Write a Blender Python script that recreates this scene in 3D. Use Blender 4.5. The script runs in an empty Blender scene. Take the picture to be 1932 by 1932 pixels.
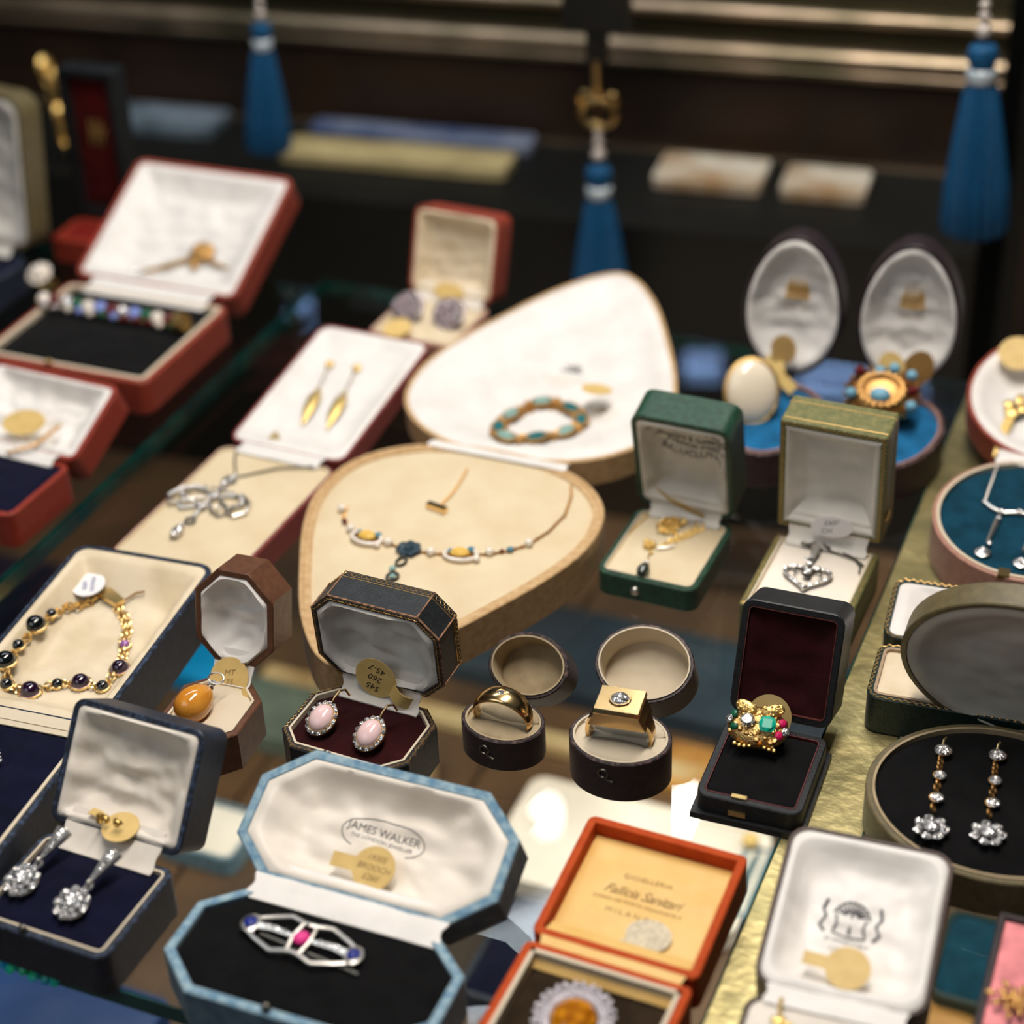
import bpy, math, random
from math import sin, cos, pi, radians
from mathutils import Vector, Matrix, noise
from mathutils.bvhtree import BVHTree
random.seed(7)
sc = bpy.context.scene
COL = sc.collection

# ------------------------------------------------------------------ camera
cam_d = bpy.data.cameras.new('camera')
cam_d.sensor_width = 36; cam_d.lens = 3545.5 / 1932 * 36
cam_d.clip_start = 0.02; cam_d.clip_end = 50
cam_d.dof.use_dof = True; cam_d.dof.focus_distance = 0.765; cam_d.dof.aperture_fstop = 4.5
cam = bpy.data.objects.new('camera', cam_d); COL.objects.link(cam)
FW = Vector((0, 0.83224452, -0.55440874)); RT = Vector((0.99897847, -0.02505297, -0.03760799)); UP = Vector((0.04518863, 0.5538424, 0.83139436))
cam.matrix_world = Matrix(((RT.x, UP.x, -FW.x, 0), (RT.y, UP.y, -FW.y, 0), (RT.z, UP.z, -FW.z, 0.514), (0, 0, 0, 1)))
sc.camera = cam

# ------------------------------------------------------------------ world, lights, exposure
w = bpy.data.worlds.new('world'); sc.world = w; w.use_nodes = True
bg = w.node_tree.nodes['Background']; bg.inputs[0].default_value = (0.66, 0.72, 0.70, 1); bg.inputs[1].default_value = 0.055

def area(name, loc, target, sx, sy, power, color):
    l = bpy.data.lights.new(name, 'AREA'); l.shape = 'RECTANGLE'; l.size = sx; l.size_y = sy
    l.energy = power; l.color = color
    o = bpy.data.objects.new(name, l); COL.objects.link(o); o.location = loc
    o.rotation_euler = (Vector(target) - Vector(loc)).to_track_quat('-Z', 'Y').to_euler()
    return o
area('cabinet_strip_light', (0.10, 0.70, 1.05), (0.02, 0.75, 0), 0.85, 0.12, 13.0, (1, 0.92, 0.83))
area('cabinet_strip_light', (-0.25, 1.25, 0.95), (-0.05, 0.85, 0), 0.9, 0.10, 2.4, (0.86, 0.93, 1.0))
area('shop_window_light', (-0.9, -0.1, 1.0), (0, 0.75, 0.0), 1.0, 0.7, 3.0, (0.95, 0.97, 1.0))
area('lower_shelf_fill', (0.0, 0.46, -0.03), (0.0, 0.47, -0.26), 0.9, 0.03, 1.5, (1, 0.90, 0.76))  # added fill, no such lamp in view; brightens the shelf below
area('lower_shelf_fill', (0.12, 0.78, -0.02), (0.12, 0.79, -0.26), 0.9, 0.03, 2.0, (1, 0.90, 0.76))  # second added fill, farther back under the glass

sc.view_settings.view_transform = 'Standard'; sc.view_settings.look = 'None'
sc.view_settings.exposure = 0.0; sc.view_settings.gamma = 1.0; sc.view_settings.use_curve_mapping = False
try:
    sc.cycles.use_denoising = True; sc.cycles.max_bounces = 8; sc.cycles.transparent_max_bounces = 24
    sc.cycles.caustics_reflective = False; sc.cycles.caustics_refractive = False
    sc.cycles.sample_clamp_indirect = 6; sc.cycles.use_adaptive_sampling = True; sc.cycles.adaptive_threshold = 0.02
except Exception:
    pass

# ------------------------------------------------------------------ materials
def srgb(r, g=None, b=None):
    if g is None: r, g, b = r
    f = lambda c: (c / 255 / 12.92) if c / 255 <= 0.04045 else ((c / 255 + 0.055) / 1.055) ** 2.4
    return (f(r), f(g), f(b), 1)

def mat(name, col, rough=0.5, metal=0.0, bump=None, col2=None, cscale=200, cpow=(0.35, 0.65), sheen=0.0, coat=0.0,
        edge=None, emit=None, spec=0.5, trans=0.0, ior=1.45, alpha=None, sss=0.0):
    m = bpy.data.materials.new(name); m.use_nodes = True; nt = m.node_tree; N = nt.nodes; L = nt.links
    p = N['Principled BSDF']; p.inputs['Roughness'].default_value = rough; p.inputs['Metallic'].default_value = metal
    p.inputs['Specular IOR Level'].default_value = spec; p.inputs['IOR'].default_value = ior
    p.inputs['Base Color'].default_value = srgb(col)
    tc = N.new('ShaderNodeTexCoord')
    out = None
    if col2 is not None:
        n = N.new('ShaderNodeTexNoise'); n.inputs['Scale'].default_value = cscale; n.inputs['Detail'].default_value = 5
        L.new(tc.outputs['Object'], n.inputs['Vector'])
        r = N.new('ShaderNodeValToRGB'); r.color_ramp.elements[0].position = cpow[0]; r.color_ramp.elements[1].position = cpow[1]
        r.color_ramp.elements[0].color = srgb(col); r.color_ramp.elements[1].color = srgb(col2)
        L.new(n.outputs['Fac'], r.inputs['Fac']); out = r.outputs['Color']
    if edge is not None:
        g = N.new('ShaderNodeNewGeometry'); r2 = N.new('ShaderNodeValToRGB')
        r2.color_ramp.elements[0].position = edge[1]; r2.color_ramp.elements[1].position = edge[2]
        n2 = N.new('ShaderNodeTexNoise'); n2.inputs['Scale'].default_value = 900; L.new(tc.outputs['Object'], n2.inputs['Vector'])
        ad = N.new('ShaderNodeMath'); ad.operation = 'MULTIPLY_ADD'; ad.inputs[1].default_value = 0.08; L.new(n2.outputs['Fac'], ad.inputs[0])
        L.new(g.outputs['Pointiness'], ad.inputs[2]); L.new(ad.outputs[0], r2.inputs['Fac'])
        mx = N.new('ShaderNodeMix'); mx.data_type = 'RGBA'; mx.inputs['B'].default_value = srgb(edge[0])
        if out is not None: L.new(out, mx.inputs['A'])
        else: mx.inputs['A'].default_value = srgb(col)
        L.new(r2.outputs['Color'], mx.inputs['Factor']); out = mx.outputs['Result']
    if out is not None: L.new(out, p.inputs['Base Color'])
    if bump:
        n = N.new('ShaderNodeTexNoise'); n.inputs['Scale'].default_value = bump[0]; n.inputs['Detail'].default_value = 4
        L.new(tc.outputs['Object'], n.inputs['Vector'])
        b = N.new('ShaderNodeBump'); b.inputs['Strength'].default_value = bump[1]; b.inputs['Distance'].default_value = bump[2] if len(bump) > 2 else 0.0003
        L.new(n.outputs['Fac'], b.inputs['Height']); L.new(b.outputs['Normal'], p.inputs['Normal'])
    if sheen: p.inputs['Sheen Weight'].default_value = sheen; p.inputs['Sheen Roughness'].default_value = 0.4
    if coat: p.inputs['Coat Weight'].default_value = coat; p.inputs['Coat Roughness'].default_value = 0.08
    if trans: p.inputs['Transmission Weight'].default_value = trans
    if sss: p.inputs['Subsurface Weight'].default_value = sss; p.inputs['Subsurface Scale'].default_value = 0.003
    if emit: p.inputs['Emission Color'].default_value = srgb(emit[0]); p.inputs['Emission Strength'].default_value = emit[1]
    return m

RIM = {}
def leather(name, col, col2=None, worn_lit=None, rough=0.45, b=0.5):
    m = mat(name, col, 0.42, bump=(1400, b, 0.0004), col2=col2 or tuple(min(255, c + 14) for c in col), cscale=300, sheen=0.06)
    if worn_lit: RIM[name] = mat(name + '_worn_lit_rim', col, rough, bump=(1400, b, 0.0004), col2=worn_lit, cscale=420, cpow=(.48, .85))  # paler worn rim, with its light highlight painted into the colour
    return m
def satin(name, col, col2=None):
    return mat(name, col, 0.5, bump=(90, 0.2, 0.0006), col2=col2 or tuple(int(c * 0.95) for c in col), cscale=55, sheen=0.2)
def velvet(name, col):
    return mat(name, col, 0.95, bump=(1800, 0.6, 0.0004), col2=tuple(int(c * 1.25 + 2) for c in col), cscale=90, sheen=0.12, spec=0.1)

M = {}
M['gold'] = mat('gold', (240, 206, 140), 0.3, 1.0, bump=(900, 0.15, 0.0003))
M['gold_pol'] = mat('polished_gold', (240, 204, 146), 0.2, 1.0)
M['gold_rough'] = mat('textured_gold', (236, 198, 130), 0.3, 1.0, bump=(1500, 0.7, 0.0006))
M['gold_yellow'] = mat('bright_yellow_gold', (246, 212, 134), 0.36, 1.0, bump=(1500, 0.5, 0.0005))
M['gold_old'] = mat('old_gold', (206, 160, 98), 0.36, 1.0, bump=(1200, 0.6, 0.0005))
M['silver'] = mat('silver', (228, 224, 218), 0.32, 1.0, bump=(1200, 0.3, 0.0003))
M['silver_dark'] = mat('oxidised_silver', (120, 116, 108), 0.35, 1.0, bump=(1200, 0.5, 0.0004))
def diamond(name, col):
    m = bpy.data.materials.new(name); m.use_nodes = True; N = m.node_tree.nodes; L = m.node_tree.links
    p = N['Principled BSDF']; p.inputs['Base Color'].default_value = srgb(col); p.inputs['Roughness'].default_value = 0.04
    p.inputs['Metallic'].default_value = 0.75; p.inputs['Coat Weight'].default_value = 0.6; p.inputs['Coat Roughness'].default_value = 0.02
    tc = N.new('ShaderNodeTexCoord'); v = N.new('ShaderNodeTexVoronoi'); v.inputs['Scale'].default_value = 1100; L.new(tc.outputs['Object'], v.inputs['Vector'])
    r = N.new('ShaderNodeValToRGB'); r.color_ramp.elements[0].position = .1; r.color_ramp.elements[0].color = srgb(tuple(c * .45 for c in col)); r.color_ramp.elements[1].position = .6; r.color_ramp.elements[1].color = srgb(col)  # dark and bright cells paint facet sparkle into the base colour
    sp = N.new('ShaderNodeSeparateColor'); L.new(v.outputs['Color'], sp.inputs[0]); L.new(sp.outputs[0], r.inputs['Fac']); L.new(r.outputs['Color'], p.inputs['Base Color'])
    b = N.new('ShaderNodeBump'); b.inputs['Strength'].default_value = .9; b.inputs['Distance'].default_value = .0006; L.new(v.outputs['Distance'], b.inputs['Height']); L.new(b.outputs['Normal'], p.inputs['Normal'])
    return m
M['diamond'] = diamond('diamond', (250, 249, 250))
M['diamond_lilac'] = diamond('lilac_paste', (216, 198, 206))
def gemm(name, col, rough=0.12): return mat(name, col, max(rough, .3), 0.0, spec=0.35)
M['pearl'] = mat('pearl', (238, 228, 216), 0.18, 0.0, coat=0.6)
M['opal'] = mat('pink_opal', (238, 205, 206), 0.16, coat=0.5, sss=0.2)
M['amber'] = mat('amber_quartz', (206, 132, 36), 0.10, coat=1.0, sss=0.4, col2=(222, 156, 62), cscale=160, bump=(500, 0.2, 0.0005))
M['black_pearl'] = mat('black_pearl', (52, 60, 54), 0.15, coat=1.0)
M['amethyst'] = mat('amethyst', (38, 14, 46), 0.06, coat=1.0, trans=0.35)
M['amethyst_lilac'] = mat('amethyst_facets', (150, 90, 160), 0.08, coat=1.0)
M['onyx'] = mat('dark_cabochon', (12, 16, 18), 0.06, coat=1.0)
M['emerald'] = gemm('emerald', (0, 165, 138)); M['green_gem'] = gemm('deep_green_gem', (22, 92, 66))
M['ruby'] = gemm('ruby', (206, 30, 92)); M['sapphire'] = gemm('sapphire', (28, 44, 130)); M['pinkstone'] = gemm('pink_stone', (226, 60, 140))
M['citrine'] = mat('citrine', (150, 84, 10), .08, coat=1.0, col2=(214, 140, 24), cscale=260); M['yellowstone'] = gemm('yellow_opal', (230, 188, 92), 0.2)
M['bluestone'] = gemm('blue_zircon', (74, 128, 150)); M['turquoise'] = gemm('turquoise', (120, 172, 196), 0.25)
M['tealstone'] = gemm('blue_green_tourmaline', (38, 110, 116)); M['tealpale'] = gemm('pale_aquamarine', (140, 178, 172))
M['garnet'] = gemm('garnet', (92, 14, 20)); M['orangegem'] = gemm('orange_gem', (222, 120, 24)); M['bluepale'] = gemm('moonstone', (130, 150, 220))
M['enamel'] = mat('cream_cameo', (242, 228, 204), 0.2, coat=0.6)
M['tag'] = mat('tag_card', (226, 194, 124), 0.55, 0.0, col2=(214, 182, 112), cscale=160, bump=(300, 0.2, 0.0003))
M['tag_dark'] = mat('tag_card_dull', (176, 152, 100), 0.4, 0.1, coat=0.3)
M['tag_pale'] = mat('tag_card_pale', (222, 208, 176), 0.5, col2=(190, 176, 150), cscale=500)
M['tag_white'] = mat('tag_white', (236, 234, 236), 0.5)
M['ink'] = mat('ink', (58, 50, 42), 0.7); M['ink_blue'] = mat('blue_ink', (70, 96, 150), 0.7); M['ink_grey'] = mat('grey_stamp_ink', (104, 104, 108), 0.8)
M['ink_light'] = mat('pale_brown_ink', (150, 118, 74), 0.8)
M['tool_gold'] = mat('gold_tooling', (206, 168, 104), 0.38, 0.7)
M['brass'] = mat('brass', (196, 168, 112), 0.3, 1.0, bump=(700, 0.3, 0.0003))

# ------------------------------------------------------------------ mesh helper (all lengths in millimetres, object space)
I4 = Matrix.Identity(4)
def T(x=0, y=0, z=0): return Matrix.Translation((x, y, z))
def RX(a): return Matrix.Rotation(radians(a), 4, 'X')
def RY(a): return Matrix.Rotation(radians(a), 4, 'Y')
def RZ(a): return Matrix.Rotation(radians(a), 4, 'Z')
def SC(x, y, z): return Matrix.Diagonal((x, y, z, 1))

class MB:
    def __init__(s): s.v = []; s.f = []; s.mi = {}
    def add(s, v, f, M_=None):
        k = len(s.v)
        s.v += [tuple(M_ @ Vector(p)) for p in v] if M_ is not None else [tuple(p) for p in v]
        s.f += [tuple(i + k for i in q) for q in f]; return s
    def loft(s, rings, cap0=True, cap1=True, M_=None, closed=True):
        n = len(rings[0]); v = [p for r in rings for p in r]; f = []
        for a in range(len(rings) - 1):
            for i in range(n if closed else n - 1):
                j = (i + 1) % n
                f.append((a * n + i, a * n + j, (a + 1) * n + j, (a + 1) * n + i))
        if cap0: f.append(tuple(range(n - 1, -1, -1)))
        if cap1: f.append(tuple((len(rings) - 1) * n + i for i in range(n)))
        return s.add(v, f, M_)
    def lathe(s, prof, n=24, M_=None, sx=1, sy=1):
        return s.loft([[(r * sx * cos(2 * pi * i / n), r * sy * sin(2 * pi * i / n), z) for i in range(n)] for r, z in prof], M_=M_)
    def ell(s, rx, ry=None, rz=None, M_=None, n=16, m=10, half=False):
        ry = ry or rx; rz = rz or rx
        a0 = 0 if half else -pi / 2
        pr = [(cos(a0 + (pi / 2 - a0) * k / m), sin(a0 + (pi / 2 - a0) * k / m)) for k in range(m + 1)]
        pr = [(max(r, 1e-3), z) for r, z in pr]
        return s.loft([[(r * rx * cos(2 * pi * i / n), r * ry * sin(2 * pi * i / n), z * rz) for i in range(n)] for r, z in pr], M_=M_)
    def box(s, a, b, M_=None):
        x0, y0, z0 = a; x1, y1, z1 = b
        return s.add([(x0, y0, z0), (x1, y0, z0), (x1, y1, z0), (x0, y1, z0), (x0, y0, z1), (x1, y0, z1), (x1, y1, z1), (x0, y1, z1)],
                     [(3, 2, 1, 0), (4, 5, 6, 7), (0, 1, 5, 4), (1, 2, 6, 5), (2, 3, 7, 6), (3, 0, 4, 7)], M_)
    def tube(s, pts, r, n=8, closed=False, M_=None, flat=1.0):
        P = [Vector(p) for p in pts]; k = len(P); rings = []; up = Vector((0, 0, 1)); prev = None
        for i in range(k):
            a = P[(i - 1) % k] if (closed or i) else P[i]; b = P[(i + 1) % k] if (closed or i < k - 1) else P[i]
            t = (b - a).normalized()
            if prev is None: x = t.cross(up) if abs(t.z) < 0.95 else t.cross(Vector((1, 0, 0)))
            else: x = prev - t * prev.dot(t)
            x.normalize(); prev = x; y = x.cross(t)
            rr = r(i / (k - 1)) if callable(r) else r
            rings.append([P[i] + x * cos(2 * pi * j / n) * rr + y * sin(2 * pi * j / n) * rr * flat for j in range(n)])
        if closed: rings.append(rings[0])
        return s.loft(rings, not closed, not closed, M_)
    def torus(s, R, r, M_=None, n=20, m=6, sx=1, sy=1):
        return s.tube([(R * sx * cos(2 * pi * i / n), R * sy * sin(2 * pi * i / n), 0) for i in range(n)], r, m, True, M_)
    def gem(s, r, M_=None, n=10, h=0.5, table=0.44, sx=1, sy=1):
        R = lambda q, z, o=0: [(q * sx * cos(2 * pi * (i + o) / n), q * sy * sin(2 * pi * (i + o) / n), z) for i in range(n)]
        v = R(r * 0.3, -r * 0.7) + R(r, 0, .5) + R(r * 0.85, r * h * 0.45) + R(r * table, r * h, .5)
        f = [tuple(range(n - 1, -1, -1)), tuple(3 * n + i for i in range(n))]
        for a in range(3):
            for i in range(n):
                j = (i + 1) % n
                if a == 1: f += [(n + i, 2 * n + j, 2 * n + i), (n + i, n + j, 2 * n + j)]
                elif a == 2: f += [(2 * n + i, 2 * n + j, 3 * n + i), (2 * n + j, 3 * n + j, 3 * n + i)]
                else: f += [(i, j, n + i), (j, n + j, n + i)]
        return s.add(v, f, M_)
    def chain(s, pts, link=1.6, r=0.28, w=0.62, M_=None):
        P = [Vector(p) for p in pts]; L = [0]
        for a, b in zip(P, P[1:]): L.append(L[-1] + (b - a).length)
        n = max(1, int(L[-1] / (link * 0.8))); k = 0
        for i in range(n):
            d = L[-1] * (i + 0.5) / n
            while k < len(P) - 2 and L[k + 1] < d: k += 1
            t = (P[k + 1] - P[k]).normalized(); p = P[k] + t * (d - L[k])
            q = t.to_track_quat('X', 'Z').to_matrix().to_4x4()
            s.torus(link * 0.5, r, (M_ or I4) @ Matrix.Translation(p) @ q @ RX(90 * (i % 2) + 30), 10, 4, 1, w)
        return s
    def build(s, name, m, parent=None, M_=None, smooth=35):
        me = bpy.data.meshes.new(name); me.from_pydata([(a * .001, b * .001, c * .001) for a, b, c in s.v], [], s.f)
        for p in (m if isinstance(m, (list, tuple)) else [m]): me.materials.append(p)
        for k, q in s.mi.items(): me.polygons[k].material_index = q
        me.update()
        if smooth:
            me.polygons.foreach_set('use_smooth', [True] * len(me.polygons)); me.set_sharp_from_angle(angle=radians(smooth))
        o = bpy.data.objects.new(name, me); COL.objects.link(o)
        if parent is not None: o.parent = parent
        if M_ is not None:
            Q = M_.copy(); Q.translation = Q.translation * .001; o.matrix_local = Q
        return o

def tag_o(o, label=None, cat=None, group=None, kind=None):
    if label: o['label'] = label
    if cat: o['category'] = cat
    if group: o['group'] = group
    if kind: o['kind'] = kind
    return o
def thing(name, label, cat, MW, group=None):
    o = bpy.data.objects.new(name, None); COL.objects.link(o); o.empty_display_size = 0.01
    o.matrix_world = MW; return tag_o(o, label, cat, group)
def MM(mw, x=0, y=0, z=0, rz=0, rx=0, ry=0):       # step from a frame by millimetres
    return mw @ T(x * .001, y * .001, z * .001) @ RZ(rz) @ RX(rx) @ RY(ry)
def lettering(body, size, m, parent, M_, depth=0.06, name='lettering', align='CENTER', spacing=1.0, drop=None, arc=0.0, shear=0.0):
    cu = bpy.data.curves.new(name, 'FONT'); cu.body = body; cu.size = size * 0.001; cu.align_x = align; cu.align_y = 'CENTER'
    cu.extrude = depth * 0.001 * 0.5; cu.space_character = spacing; cu.resolution_u = 3; cu.shear = shear
    to = bpy.data.objects.new('tmp', cu); COL.objects.link(to)
    bpy.context.view_layer.update()
    me = bpy.data.meshes.new_from_object(to.evaluated_get(bpy.context.evaluated_depsgraph_get()))
    bpy.data.objects.remove(to); me.materials.clear(); me.materials.append(m)
    Q = M_.copy()
    for v in me.vertices:
        p = Vector(v.co) * 1000
        if arc: a = p.x / arc; p = Vector(((arc + p.y) * sin(a), (arc + p.y) * cos(a) - arc, p.z))
        p = Q @ p
        if drop: p.z = drop(p.x, p.y) + (p.z - Q.translation.z) + 0.12
        v.co = p * .001
    o = bpy.data.objects.new(name, me); COL.objects.link(o); o.parent = parent; return o

# ------------------------------------------------------------------ outlines (mm, centred) and trays
def dense(p, step=2.0):
    out = []
    for i in range(len(p)):
        a = Vector(p[i]); b = Vector(p[(i + 1) % len(p)]); n = max(1, int((b - a).length / step))
        out += [tuple(a.lerp(b, k / n)) for k in range(n)]
    return out
def rrect(w, d, r, n=6):
    p = []
    for cx, cy, a0 in ((w / 2 - r, d / 2 - r, 0), (-w / 2 + r, d / 2 - r, 90), (-w / 2 + r, -d / 2 + r, 180), (w / 2 - r, -d / 2 + r, 270)):
        for i in range(n + 1):
            a = radians(a0 + 90 * i / n); p.append((cx + r * cos(a), cy + r * sin(a)))
    return dense(p, 3)
def octo(w, d, c, c2=None):
    e = c2 or c; x, y = w / 2, d / 2
    return dense([(x, y - e), (x - c, y), (-x + c, y), (-x, y - e), (-x, -y + e), (-x + c, -y), (x - c, -y), (x, -y + e)], 2.2)
def oval(w, d, n=64): return [(w / 2 * cos(2 * pi * i / n), d / 2 * sin(2 * pi * i / n)) for i in range(n)]
def egg(w, d, tip=1, k=0.16, n=64): return [(w / 2 * cos(a) * (1 - k * tip * sin(a)), d / 2 * sin(a)) for a in [2 * pi * i / n for i in range(n)]]
def smooth_poly(p, n=4):
    out = []; k = len(p); V = [Vector(q) for q in p]
    for i in range(k):
        p0, p1, p2, p3 = V[i - 1], V[i], V[(i + 1) % k], V[(i + 2) % k]
        for j in range(n):
            t = j / n
            out.append(tuple(0.5 * ((2 * p1) + (p2 - p0) * t + (2 * p0 - 5 * p1 + 4 * p2 - p3) * t * t + (3 * p1 - p0 - 3 * p2 + p3) * t ** 3)))
    return out
def inset(p, d):
    k = len(p); out = []
    for i in range(k):
        a = Vector(p[i - 1]); b = Vector(p[i]); c = Vector(p[(i + 1) % k])
        e1 = (b - a); e2 = (c - b)
        n1 = Vector((-e1.y, e1.x)); n2 = Vector((-e2.y, e2.x))
        if n1.length < 1e-6: n1 = n2
        if n2.length < 1e-6: n2 = n1
        n1.normalize(); n2.normalize(); n = n1 + n2; n.normalize()
        out.append(tuple(b + n * (d / max(0.5, n.dot(n1)))))
    return out
def shift(p, x, y): return [(a + x, b + y) for a, b in p]
def ring(p, d, z): return [(x, y, z) for x, y in inset(p, d)]

def tray_mb(o, H, t=2.2, fl=2.0, e=0.5, floor=True):
    prof = [(e * 1.6, -H), (0, -H + e * 1.6), (0, -e), (e, 0), (t - 0.3, 0), (t, -0.3), (t, -H + fl)]
    mb = MB().loft([ring(o, a, z) for a, z in prof]); n = len(o)
    for k in range(2 * n, 4 * n): mb.mi[k] = 1
    return mb
def band_mb(o, a, b, z0, z1): return MB().loft([ring(o, a, z0), ring(o, a, z1), ring(o, b, z1), ring(o, b, z0), ring(o, a, z0)], False, False)

class Pad:
    def __init__(s, o, ins, zf, nr=16, wr=0.0, ws=0.12, seed=0.0):
        base = inset(o, ins); cx = sum(p[0] for p in base) / len(base); cy = sum(p[1] for p in base) / len(base); rings = []
        cur = [Vector(p) for p in base]; nb = len(base); ctr = Vector((cx, cy))
        for k in range(nr + 1):
            u = (k / nr) * 0.985; q = []
            if k:
                f_ = (1 - u) / (1 - (k - 1) / nr * 0.985)
                cur = [ctr + (p - ctr) * f_ for p in cur]
                for _ in range(3): cur = [cur[i] * .5 + (cur[i - 1] + cur[(i + 1) % nb]) * .25 for i in range(nb)]
            for X, Y in cur:
                z = zf(u, X, Y)
                if wr: z += 1.3 * wr * min(1, u * 6) * (noise.noise(Vector((X * ws * .8, Y * ws * 1.3, seed))) + 0.22 * noise.noise(Vector((X * ws * 2.2, Y * ws * 2.2, seed + 5))))
                q.append((X, Y, z))
            rings.append(q)
        s.mb = MB().loft(rings, False, True)
        s.bvh = BVHTree.FromPolygons([Vector(v) for v in s.mb.v], s.mb.f)
    def z(s, x, y):
        h = s.bvh.ray_cast(Vector((x, y, 80)), Vector((0, 0, -1)))
        return h[0].z if h[0] is not None else 0.0

def sm(a, b, x): t = max(0, min(1, (x - a) / (b - a))); return t * t * (3 - 2 * t)
def bowl(depth, lip=0.6, puff=1.0): return lambda u, x, y: -lip - depth * sm(0.0, 0.42, u) + puff * sin(min(1, u / 0.16) * pi) * (1 if u < 0.16 else 0)
def flat(z, dome=0.0): return lambda u, x, y: z + dome * sm(0, 0.6, u) - 0.8 * (1 - sm(0, 0.08, u))

class Case: pass
def case(name, label, cat, P, shape, mats, t=2.2, pad=(-1.2, 0.6), lid=(7, 2.2), wr=1.2, liner=None, flapw=0.6, z_extra=0, seed=None, has_lid=True, rim_z=0.4, lid_shape=None, lid_t=None, no_flap=False, padw=0.25, lidfn=None, lidoff=0):
    """P = x,y,yaw,w,d,h,hl,phi,g,z0 (metres/degrees). mats: base, pad, lid, lining, liner, flap"""
    x, y, yaw, wd, dp, h, hl, phi, g, z0 = P
    c = Case(); c.P = P; W, D, H, HL, G = wd * 1e3, dp * 1e3, h * 1e3, hl * 1e3, g * 1e3
    seed = seed if seed is not None else random.random() * 50
    root = thing(name, label, cat, T(x, y, z0) @ RZ(yaw)); c.root = root
    FB = T(0, 0, H); FL = FB @ T(0, lidoff, 0) @ RX(180 - phi)
    w_h = T(x, y, z0) @ RZ(yaw) @ T(0, 0, h)
    c.base = w_h; c.lid = w_h @ T(0, lidoff * .001, 0) @ RX(180 - phi)
    ob = shift(shape(W, D), 0, -D / 2); c.ob = ob
    c.bobj = tray_mb(ob, H, t).build('base', [mats['base'], RIM.get(mats['base'].name, mats['base'])], root, FB)
    li = t
    if liner:
        band_mb(ob, t - 0.05, t + liner, -H * 0.5, rim_z).build('liner_rim', mats['liner'], root, FB); li = t + liner
    c.pad = Pad(ob, li - 0.1, flat(pad[0], pad[1]), wr=padw, ws=0.1, seed=seed)
    c.padobj = c.pad.mb.build('pad', mats['pad'], root, FB, 60); c.bz = c.pad.z
    if has_lid:
        ol = shift((lid_shape or shape)(W, D), 0, D / 2 + G); c.ol = ol; tl = lid_t or t
        c.lobj = tray_mb(ol, HL, tl).build('lid', [mats['lid'], RIM.get(mats['lid'].name, mats['lid'])], root, FL)
        c.lpad = Pad(ol, tl - 0.1, lidfn or bowl(min(lid[0], HL - 4), 0.5, lid[1]), 18, wr, 0.11, seed + 9)
        c.lpobj = c.lpad.mb.build('lining', mats['lining'], c.lobj, None, 80); c.lz = c.lpad.z
        c.lpobj.matrix_local = I4
        if not no_flap:
            fw = W * flapw / 2
            a0 = Vector((0, -li - 2.5, pad[0] + 0.8)); L = Vector((0, -cos(radians(phi)), sin(radians(phi)))); Nn = -Vector((0, sin(radians(phi)), cos(radians(phi))))
            a3 = L * (G + tl + 5) + Nn * (-2.2); a1 = Vector((0, -0.6, 0.9)); a2 = L * (G + tl * 0.4) + Nn * 0.7
            pts = [a0, a1, a2, a3]; cs = []
            for k in range(13):
                tt = k / 12; cs.append(a0 * (1 - tt) ** 3 + a1 * 3.2 * tt * (1 - tt) ** 2 + a2 * 3.2 * tt * tt * (1 - tt) + a3 * tt ** 3)
            up = [[(fw * (2 * i / 10 - 1) * (1 + 0.02 * sin(k)), q.y, q.z + 0.15 * noise.noise(Vector((i * .7, k * .6, seed)))) for i in range(11)] for k, q in enumerate(cs)]
            dn = [[(a, b + 0.0, cc - 0.5) for a, b, cc in r] for r in up]
            mb = MB().loft(up, False, False, closed=False); mb.loft([list(reversed(r)) for r in dn], False, False, closed=False)
            mb.build('hinge_flap', mats.get('flap', mats['lining']), root, FB, 70)
    return c

def button(c, m, x=0, y=None, z=-6, r=1.8, name='clasp_button'):
    y = y if y is not None else -c.P[4] * 1e3
    mb = MB().lathe([(r * 1.1, 0), (r * 1.1, 0.5), (r * 0.9, 1.2), (r * 0.4, 1.7), (0.05, 1.8)], 16)
    return mb.build(name, m, c.root, T(x, y, c.P[5] * 1e3 + z) @ RX(90))

# ================================================================== STRUCTURE
U = radians(-24)
XA = Vector((cos(U), sin(U), 0)); YA = Vector((-sin(U), cos(U), 0))
def cab(u, v, z=0): return T(*(XA * u + YA * v + Vector((0, 0, z)))) @ RZ(-24)

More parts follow.
